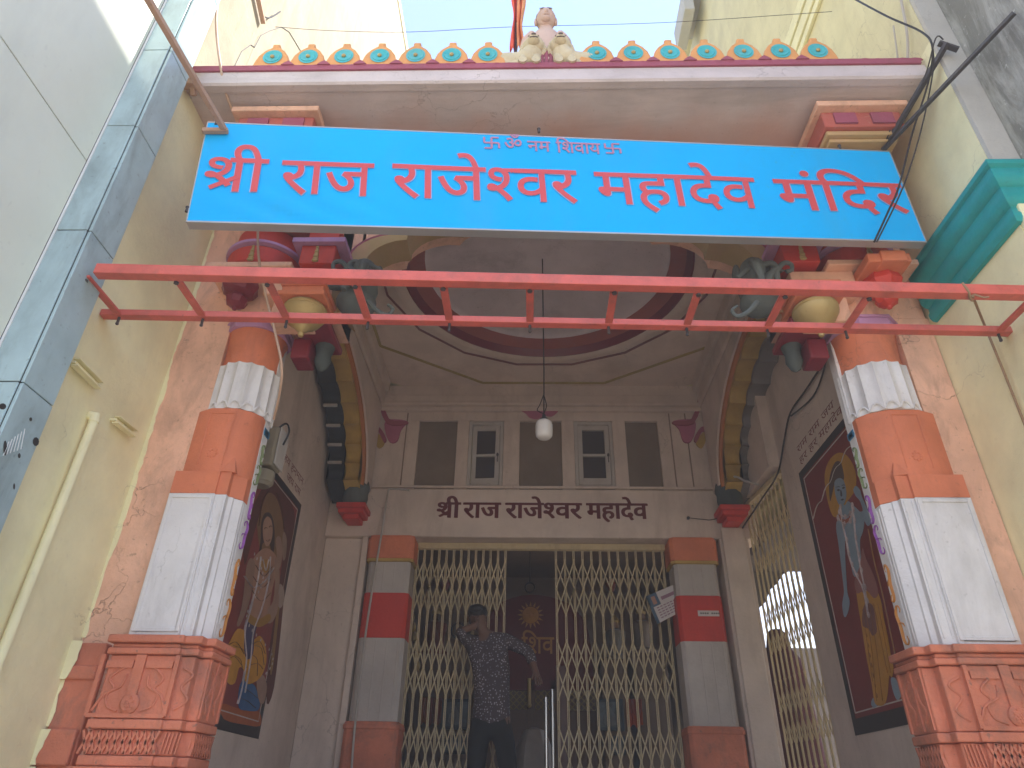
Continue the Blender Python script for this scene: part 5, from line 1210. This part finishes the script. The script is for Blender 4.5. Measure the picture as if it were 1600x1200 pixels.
# hanging lamp
p = at(850, 670, 4.65); t = thing('hanging_lamp', 'white glass jar lamp hanging on a long cord in the porch', 'lamp', (p.x, p.y, p.z-.08))
m = MB(); m.lathe([(.02, -.085), (.045, -.08), (.062, -.062), (.066, -.03), (.066, .03), (.060, .052), (.045, .066), (.03, .07)], p, 24); obj('lamp_shade', m, M['lampwhite'], t, angle=60)
m = MB(); m.lathe([(.032, .068), (.03, .085), (.015, .095), (.013, .12)], p, 14); obj('lamp_holder', m, M['blacksteel'], t)
m = MB(); m.tube([(p.x, p.y, p.z+.11), (p.x+.004, p.y, p.z+.5), (p.x, p.y, 5.735)], .005, 6); m.tube(smooth([(p.x, p.y, p.z+.13), (p.x-.05, p.y, p.z+.16), (p.x-.03, p.y, p.z+.21), (p.x, p.y, p.z+.30)], 5, False), .004, 5); m.tube(smooth([(p.x, p.y, p.z+.13), (p.x+.02, p.y, p.z+.2), (p.x, p.y, p.z+.30)], 5, False), .004, 5); obj('cord', m, M['cable_black'], t)

# ================================================================== PARAPET, STATUES, FLAG
YP = 2.592; Z0 = 5.413
pr = thing('parapet', 'row of orange lotus lobes with turquoise centres along the eave edge', 'parapet', (0, YP, Z0))
pitch = .2235; cx0 = at(480, 95, YP).x
def lobe(cx, half=False, tilt=0):
    m = MB(); O = [(-.112, 0), (-.106, .035), (-.092, .075), (-.065, .108), (-.035, .128), (-.022, .135), (-.024, .158), (.024, .158), (.022, .135), (.035, .128), (.065, .108), (.092, .075), (.106, .035), (.112, 0)]
    m.plate([(cx+x, YP, Z0+z*1.42) for x, z in O], (0, 1, 0), .06)
    l = obj('lotus_lobe', m, M['petal_or'], pr, bevel=.008)
    m = MB(); n = 20
    vs = [(cx+.060*math.cos(2*math.pi*k/n), YP-.004, Z0+.088+.068*math.sin(2*math.pi*k/n)) for k in range(n)]+[(cx+.048*math.cos(2*math.pi*k/n), YP-.001, Z0+.088+.055*math.sin(2*math.pi*k/n)) for k in range(n)]
    m.add(vs, [(k, (k+1) % n, n+(k+1) % n, n+k) for k in range(n)]+[list(range(n, 2*n))])
    m.lathe([(.050, .0), (.046, -.006), (.04, -.003)], (cx, YP, Z0+.088), 20, axis='Y'); obj('medallion', m, M['petal_teal'], l)
    m = MB(); m.ball((cx, YP-.008, Z0+.086), .014, .010, .014, 10, 6); obj('boss', m, M['gold'], l)
    return l
hx0 = at(853, 50, 2.74).x
for k in range(-1, 15):
    cx = cx0+k*pitch
    if abs(cx-hx0) < .17: continue
    if cx > 1.80: continue
    lobe(cx)
m = MB()
for k in range(-1, 14):
    cx = cx0+(k+.5)*pitch
    if abs(cx) > .25: m.plate([(cx-.04, YP-.012, Z0-.002), (cx-.02, YP-.012, Z0+.02), (cx, YP-.012, Z0+.035), (cx+.02, YP-.012, Z0+.02), (cx+.04, YP-.012, Z0-.002)], (0, 1, 0), .03)
objs('leaf_infill', m, M['mauve'], pr)
m = MB(); ee = at(1306, 90, YP).x; m.plate([(ee-.05, YP+.065, Z0), (ee+.04, YP+.065, Z0), (ee+.025, YP+.065, Z0+.235), (ee-.02, YP+.065, Z0+.22), (ee-.05, YP+.065, Z0+.18)], (0, 1, 0), .04); obj('end_lobe', m, M['petal_or'], pr, bevel=.006)

# seated figure on the parapet
hx = at(853, 50, 2.74).x
YS0 = 2.74
def zz(v, y=YS0): return at(853, v, y).z
t = thing('seated_statue', 'pale seated figure statue at the centre of the parapet between two lions', 'statue', (hx, YS0, Z0))
m = MB()
m.lathe([(.17, Z0), (.18, Z0+.10), (.15, Z0+.18), (.10, Z0+.22)], (hx, YS0+.06, 0), 20)
pts = [(hx, YS0+.02, zz(92)), (hx, YS0+.02, zz(78)), (hx, YS0+.015, zz(64)), (hx, YS0+.01, zz(54)), (hx, YS0, zz(48)), (hx, YS0-.005, zz(42))]
m.tube(pts, [.095, .10, .108, .085, .05, .04], 18, sx=.7)
for sx_ in (-1, 1):
    arm = smooth([(hx+sx_*.085, YS0+.01, zz(55)), (hx+sx_*.125, YS0+.01, zz(63)), (hx+sx_*.138, YS0+.01, zz(78)), (hx+sx_*.13, YS0-.03, zz(92)), (hx+sx_*.09, YS0-.06, zz(100))], 4, False); m.tube(arm, [.042-.0009*i for i in range(len(arm))], 10)
    leg = smooth([(hx+sx_*.05, YS0, Z0+.14), (hx+sx_*.16, YS0-.03, Z0+.12), (hx+sx_*.17, YS0-.06, Z0+.09), (hx+sx_*.04, YS0-.07, Z0+.08)], 4, False); m.tube(leg, .045, 10)
bd = obj('body', m, M['skin_stone'], t, angle=60)
hz_ = (zz(21)+zz(48))/2; yh = YS0-.015
m = MB(); m.ball((hx, yh, hz_), .066, .072, .084, 20, 14); m.ball((hx, yh-.070, hz_-.012), .013, .016, .020, 10, 8); m.ball((hx, yh-.045, hz_-.060), .032, .026, .020, 10, 8)
for sx_ in (-1, 1):
    m.ball((hx+sx_*.067, yh+.005, hz_-.02), .012, .022, .036, 8, 6); m.ball((hx+sx_*.026, yh-.058, hz_+.020), .016, .010, .010, 8, 6)
m.ball((hx, yh-.068, hz_-.040), .019, .008, .006, 8, 5)
hd = obj('head', m, M['skin_stone'], bd, angle=60)
m = MB(); m.ball((hx, yh+.014, hz_+.020), .070, .070, .078, 18, 12)
obj('hair', m, M['hair_stone'], hd, angle=60)
m = MB()
for sx_ in (-1, 1): m.ball((hx+sx_*.026, yh-.068, hz_+.020), .008, .004, .006, 8, 5); m.bar((hx+sx_*.010, yh-.062, hz_+.038), (hx+sx_*.042, yh-.054, hz_+.040), .006, .005)
objs('eye', m, M['hair_stone'], hd)
m = MB(); n = 14
vs = []; yd = YP+.055
ztop = at(853, 80, yd).z
for i in range(n+1):
    for j in range(5):
        a = j/4; vs.append((hx-.055+.11*i/n, yd-.03*a+.006*math.sin(i*1.7), ztop-a*(ztop-Z0)))
m.add(vs, [(i*5+j, i*5+5+j, i*5+6+j, i*5+1+j) for i in range(n) for j in range(4)])
o = obj('drape', m, M['mauve'], t); o.modifiers.new('thickness', 'SOLIDIFY').thickness = .01

def lion(s, label):
    yb = YP+.035
    t = thing('lion_statue', label, 'statue', (hx+s*.1, yb, Z0), 'ivory lions on the parapet')
    X_ = lambda x: hx+s*x
    K = 1.03
    def p(x, y, z): return (X_(x), yb+y, Z0+z*K)
    m = MB()
    sp_ = smooth([p(.34, .04, .065), p(.25, .04, .075), p(.16, .03, .085), p(.11, .02, .11), p(.085, -.005, .165)], 4, False)
    rad = [.045, .06, .072, .08, .082, .08, .076, .074, .074, .076, .08, .080, .078, .074, .068, .062, .058]; m.tube(sp_, rad[:len(sp_)], 14)
    m.ball(p(.33, .04, .06), .06, .05, .075); m.ball(p(.26, .01, .045), .075, .045, .06)
    m.ball(p(.083, -.01, .20), .066, .062, .066); m.ball(p(.083, -.058, .185), .038, .042, .034)
    for e in (-1, 1): m.ball((X_(.083)+e*.052, yb, Z0+.245*K), .018, .012, .022, 8, 6)
    for dx in (-.04, .04):
        lg = smooth([p(.11+dx, 0, .10), p(.11+dx, -.02, .045), p(.11+dx, -.035, .016), p(.11+dx, -.055, .012)], 4, False); m.tube(lg, [.034]*4+[.030]*4+[.026]*(len(lg)-8), 10)
    hg = smooth([p(.28, .02, .05), p(.23, 0, .02), p(.17, -.02, .016)], 4, False); m.tube(hg, .026, 10)
    tl = smooth([p(.36, .08, .05), p(.41, .04, .03), p(.37, 0, .014), p(.31, -.01, .014)], 5, False); m.tube(tl, .014, 8)
    obj('body', m, M['ivory'], t, angle=60)
    fy = yb-.098
    m = MB(); m.ball((X_(.083), fy, Z0+.192*K), .016, .008, .010, 8, 6); m.tube([(X_(.083)-.024, fy+.010, Z0+.176*K), (X_(.083), fy+.002, Z0+.170*K), (X_(.083)+.024, fy+.010, Z0+.176*K)], .005, 5); obj('nose_and_mouth', m, M['hair_stone'], t)
    m = MB()
    for e in (-1, 1): m.ball((X_(.083)+e*.026, yb-.068, Z0+.216*K), .009, .007, .007, 8, 5)
    objs('eye', m, M['hair_stone'], t)
    m = MB()
    for k in range(16):
        a = math.pi*2*k/16; m.ball((X_(.086)+.066*math.cos(a), yb+.012, Z0+.19*K+.07*math.sin(a)), .025, .024, .025, 8, 6)
    obj('mane', m, M['ivory'], t)
lion(-1, 'ivory lion statue on the parapet to the left of the seated figure')
lion(1, 'ivory lion statue on the parapet to the right of the seated figure')
# flag
fx = at(806, 60, 3.0); t = thing('temple_flag', 'red and saffron cloth flag drooping on a pole behind the parapet statues', 'flag', (fx.x, 3.0, 5.5))
m = MB(); m.tube([(fx.x, 3.0, 5.42), (fx.x+.005, 3.0, 7.6)], .009, 8); obj('flag_pole', m, M['blacksteel'], t)
za, zb = at(806, 78, 3.0).z, 7.3
for (xa, xb, col, nm, ph) in ((at(797, 40, 3.0).x, fx.x, (.72, .09, .055), 'red_cloth', 0), (fx.x+.004, at(821, 40, 3.0).x, (.80, .36, .17), 'saffron_cloth', 2)):
    m = MB(); vs = []; nx, nz = 10, 24
    for j in range(nz+1):
        z = za+(zb-za)*j/nz
        for i in range(nx+1):
            a = i/nx; wv = .03*math.sin(9*a+ph+j*.15)+.012*math.sin(17*a+j*.5)
            vs.append((xa+(xb-xa)*a*(.8+.2*math.sin(j*.45+ph)) if xa >= fx.x else xb+(xa-xb)*(1-a)*(.75+.25*math.sin(j*.4+1)), 3.0+wv, z-.03*a*(1 if j < 3 else 0)))
    m.add(vs, [(j*(nx+1)+i, j*(nx+1)+i+1, (j+1)*(nx+1)+i+1, (j+1)*(nx+1)+i) for j in range(nz) for i in range(nx)])
    o = obj(nm, m, mat('thin_flag_cloth', col, rough=.9, bump=.1), t); o.modifiers.new('thickness', 'SOLIDIFY').thickness = .003

# ================================================================== PEOPLE
def skin(name, chains, mt, parent, root, sub=2):
    """chains: list of [(pos, radius or (rx,ry)), ...]; first point of later chains may be an index into earlier points"""
    V = []; E = []; Rd = []
    for ch in chains:
        prev = None
        for it in ch:
            if isinstance(it, int): prev = it; continue
            p, r = it; V.append(tuple(p)); Rd.append(r if isinstance(r, tuple) else (r, r)); i = len(V)-1
            if prev is not None: E.append((prev, i))
            prev = i
    me = bpy.data.meshes.new(name); W0 = Vector(parent['_w']) if '_w' in parent else Vector()
    me.from_pydata(V, E, []); me.materials.append(mt)
    o = bpy.data.objects.new(name, me); COL.objects.link(o); o.parent = parent; o.location = -W0
    md = o.modifiers.new('skin', 'SKIN'); md.use_smooth_shade = True
    if not me.skin_vertices: me.skin_vertices.new()
    for sv, r in zip(me.skin_vertices[0].data, Rd): sv.radius = r; sv.use_root = False
    me.skin_vertices[0].data[root].use_root = True
    sb = o.modifiers.new('sub', 'SUBSURF'); sb.levels = sub; sb.render_levels = sub
    # bake to a plain mesh so that the figure is one continuous surface
    bpy.context.view_layer.update(); dg = bpy.context.evaluated_depsgraph_get()
    nm_ = bpy.data.meshes.new_from_object(o.evaluated_get(dg)); o.modifiers.clear(); o.data = nm_; nm_.name = name
    if not nm_.materials: nm_.materials.append(mt)
    for p in nm_.polygons: p.use_smooth = True
    return o
skin_m = mat('brown_skin', (.13, .065, .04), rough=.5, bump=.05, var=.1)
hair_m = mat('black_hair', (.012, .010, .010), rough=.45, bump=.5, bscale=120)
shirt_m = mat('speckled_print_shirt', (.052, .040, .048), rough=.85, bump=.15)
N = shirt_m.node_tree.nodes; Lk = shirt_m.node_tree.links.new; bs = N['Principled BSDF']; src = bs.inputs['Base Color'].links[0].from_socket
vo = N.new('ShaderNodeTexVoronoi'); vo.inputs['Scale'].default_value = 52; tcx = N.new('ShaderNodeTexCoord'); Lk(tcx.outputs['Object'], vo.inputs['Vector'])
mr = N.new('ShaderNodeMapRange'); mr.inputs[1].default_value = .36; mr.inputs[2].default_value = .14; mr.inputs[3].default_value = 0; mr.inputs[4].default_value = .9; Lk(vo.outputs['Distance'], mr.inputs[0])
mx = N.new('ShaderNodeMix'); mx.data_type = 'RGBA'; Lk(mr.outputs[0], mx.inputs[0]); Lk(src, mx.inputs[6]); mx.inputs[7].default_value = (.50, .45, .44, 1); Lk(mx.outputs[2], bs.inputs['Base Color'])
trou_m = mat('black_trousers', (.009, .010, .012), rough=.85, bump=.2)
YM = 6.25
def w(u, v, dy=0): return at(u, v, YM+dy)
man = thing('person', 'standing man in a speckled shirt and black trousers with a hand raised to his face', 'person', tuple(Vector((w(770, 1100).x, YM, FL))))
hp = w(768, 1100); zw = hp.z; hx_ = hp.x
neck = w(757, 991, .0); headc = w(746, 968, -.03)
Lsh, Rsh = w(735, 1003, .0), w(790, 1000, .0)
Lel, Rel = w(716, 988, -.16), w(826, 1018, -.04)     # image-left elbow lifted, image-right arm out
Lha, Rha = w(742, 978, -.16), w(838, 1052, -.10)
kz = (zw+FL)/2-.02
b = [
 [((hx_, YM+.02, zw-.08), (.14, .10)), ((hx_, YM+.01, zw+.12), (.135, .095)), (w(768, 1045, .0), (.15, .10)), (w(764, 1008, .0), (.13, .09)), (neck, .052), (w(752, 980, -.01), .05), (headc, (.075, .085)), (w(745, 956, -.03), (.065, .075))],
 [3, (Lsh+Vector((0, 0, 0)), .052), (Lsh.lerp(Lel, .5), .044), (Lel, .038), (Lel.lerp(Lha, .6), .032), (Lha, .026)],
 [3, (Rsh, .052), (Rsh.lerp(Rel, .5), .044), (Rel, .038), (Rel.lerp(Rha, .6), .032), (Rha, .026)],
 [0, ((hx_-.09, YM+.01, zw-.14), .085), ((hx_-.10, YM, (zw+kz)/2-.05), .075), ((hx_-.11, YM-.02, kz), .056), ((hx_-.115, YM+.03, (kz+FL)/2), .05), ((hx_-.12, YM+.04, FL+.09), .036), ((hx_-.13, YM-.04, FL+.045), .036), ((hx_-.14, YM-.13, FL+.035), .03)],
 [0, ((hx_+.09, YM+.01, zw-.14), .085), ((hx_+.12, YM, (zw+kz)/2-.05), .075), ((hx_+.15, YM-.02, kz), .056), ((hx_+.165, YM+.03, (kz+FL)/2), .05), ((hx_+.175, YM+.04, FL+.09), .036), ((hx_+.19, YM-.04, FL+.045), .036), ((hx_+.205, YM-.13, FL+.035), .03)],
]
def fingers(chains, idx, hand, dirv, side, nrm, curl):
    """five fingers rooted in the palm point"""
    dirv = dirv.normalized(); side = side.normalized(); nrm = nrm.normalized()
    for k, (o_, ln) in enumerate(((-.030, .062), (-.010, .072), (.010, .068), (.029, .054))):
        p0 = hand+dirv*.055+side*o_; p1 = p0+dirv*ln*.5+nrm*curl*.012; p2 = p0+dirv*ln*.85+nrm*curl*.035
        chains.append([idx, (hand+dirv*.03+side*o_*.8, .011), (p0, .0095), (p1, .0085), (p2, .007)])
    chains.append([idx, (hand+dirv*.015-side*.032, .012), (hand+dirv*.045-side*.052+nrm*.01, .010), (hand+dirv*.07-side*.056+nrm*.02, .0075)])
iL = 8+4; iR = 8+5+4
fingers(b, iL, Lha, headc-Lha+Vector((.02, .03, .04)), Vector((.3, 0, 1)), Vector((0, 1, 0)), 1)
fingers(b, iR, Rha, (Rha-Rel)+Vector((0, -.02, -.05)), Vector((.8, .5, 0)), Vector((-.3, -1, 0)), 1)
body = skin('body', b, skin_m, man, 0)
m = MB(); hc = headc.lerp(w(745, 956, -.03), .4)
m.ball(hc+Vector((0, .02, .035)), .088, .098, .075, 18, 12); m.ball(hc+Vector((0, .06, -.02)), .075, .06, .075, 14, 10)
m.ball(hc+Vector((-.01, -.06, .055)), .06, .04, .035, 12, 8)
obj('hair', m, hair_m, man, angle=70)
m = MB()   # face features
fc = hc+Vector((-.01, -.088, -.03))
m.ball(fc+Vector((0, -.012, -.008)), .012, .018, .022, 10, 8); m.ball(fc+Vector((0, -.002, -.05)), .022, .010, .008, 10, 6)
for e in (-1, 1): m.ball(fc+Vector((e*.03, .002, .018)), .013, .008, .007, 8, 6); m.ball(hc+Vector((e*.080, .01, -.02)), .012, .022, .03, 8, 6)
objs('facial_feature', m, mat('shaded_skin', (.10, .05, .03), rough=.5, bump=.05), man, angle=70)
sb_ = [
 [((hx_, YM+.02, zw-.24), (.178, .128)), ((hx_, YM+.02, zw-.08), (.170, .122)), ((hx_, YM+.01, zw+.10), (.160, .114)), (w(768, 1045, .0), (.172, .115)), (w(764, 1008, .0), (.150, .102)), (neck+Vector((0, 0, -.02)), .064)],
 [4, (Lsh, .068), (Lsh.lerp(Lel, .5), .060), (Lel, .053), (Lel.lerp(Lha, .55), .045)],
 [4, (Rsh, .068), (Rsh.lerp(Rel, .5), .060), (Rel, .053), (Rel.lerp(Rha, .6), .045)]]
skin('shirt', sb_, shirt_m, man, 0)
tr_ = [[((hx_, YM+.02, zw+.02), (.145, .100)), ((hx_, YM+.02, zw-.12), (.15, .108))],
 [1, ((hx_-.09, YM+.01, zw-.20), .10), ((hx_-.10, YM, (zw+kz)/2-.05), .092), ((hx_-.11, YM-.02, kz), .074), ((hx_-.115, YM+.03, (kz+FL)/2), .066), ((hx_-.12, YM+.04, FL+.07), .06)],
 [1, ((hx_+.09, YM+.01, zw-.20), .10), ((hx_+.12, YM, (zw+kz)/2-.05), .092), ((hx_+.15, YM-.02, kz), .074), ((hx_+.165, YM+.03, (kz+FL)/2), .066), ((hx_+.175, YM+.04, FL+.07), .06)]]
skin('trousers', tr_, trou_m, man, 1)
# woman in a maroon veil beyond the side gate
vm = mat('maroon_veil_cloth', (.085, .016, .022), rough=.85, bump=.3, stain=((.14, .04, .035), .5, 6))
vp = atx(1212, 985, 2.5)
wm = thing('person', 'person wrapped in a dark maroon veil standing beyond the side gate', 'person', (vp.x, vp.y, FL))
hz2 = vp.z
zf = FL-.25
b2 = [[((vp.x, vp.y, hz2-.75), (.12, .10)), ((vp.x, vp.y, hz2-.55), (.12, .09)), ((vp.x, vp.y, hz2-.33), (.15, .09)), ((vp.x, vp.y-.01, hz2-.22), .05), ((vp.x, vp.y-.03, hz2-.13), (.07, .085)), ((vp.x, vp.y-.02, hz2-.05), (.055, .07))]]
for e in (-1, 1):
    b2.append([2, ((vp.x+e*.16, vp.y, hz2-.34), .045), ((vp.x+e*.19, vp.y-.02, hz2-.58), .038), ((vp.x+e*.10, vp.y-.18, hz2-.70), .028)])
    b2.append([0, ((vp.x+e*.08, vp.y, hz2-.9), .075), ((vp.x+e*.08, vp.y, hz2-1.2), .055), ((vp.x+e*.08, vp.y, zf+.08), .04), ((vp.x+e*.08, vp.y-.12, zf+.035), .03)])
skin('body', b2, skin_m, wm, 0)
m = MB(); m.lathe([(.001, .0), (.06, -.012), (.095, -.06), (.11, -.14), (.125, -.22), (.19, -.31), (.215, -.45), (.22, -.7), (.235, -.95), (.255, hz2*-1+zf+.06)], (vp.x, vp.y, hz2+.015), 40, flute=lambda a: 1+.035*math.sin(7*a)+.025*math.sin(13*a+1))
obj('veil', m, vm, wm, angle=70)

# thin even volume added round everything to imitate the lens veiling glare
m = MB(); m.box(-62, 62, -62, 72, -1, 14.5)
hz = obj('glare_veil', m, [], recenter=False)
hm = bpy.data.materials.new('veiling_glare'); hm.use_nodes = True; hn = hm.node_tree.nodes
for n_ in list(hn):
    if n_.type == 'BSDF_PRINCIPLED': hn.remove(n_)
pv = hn.new('ShaderNodeVolumePrincipled'); pv.inputs['Color'].default_value = (1.0, .83, .70, 1); pv.inputs['Density'].default_value = .022
hm.node_tree.links.new(pv.outputs[0], hn['Material Output'].inputs['Volume'])
hz.data.materials.clear(); hz.data.materials.append(hm); hz['kind'] = 'stuff'

for o in bpy.data.objects:
    for k in ('_w', '_c'):
        if k in o: del o[k]
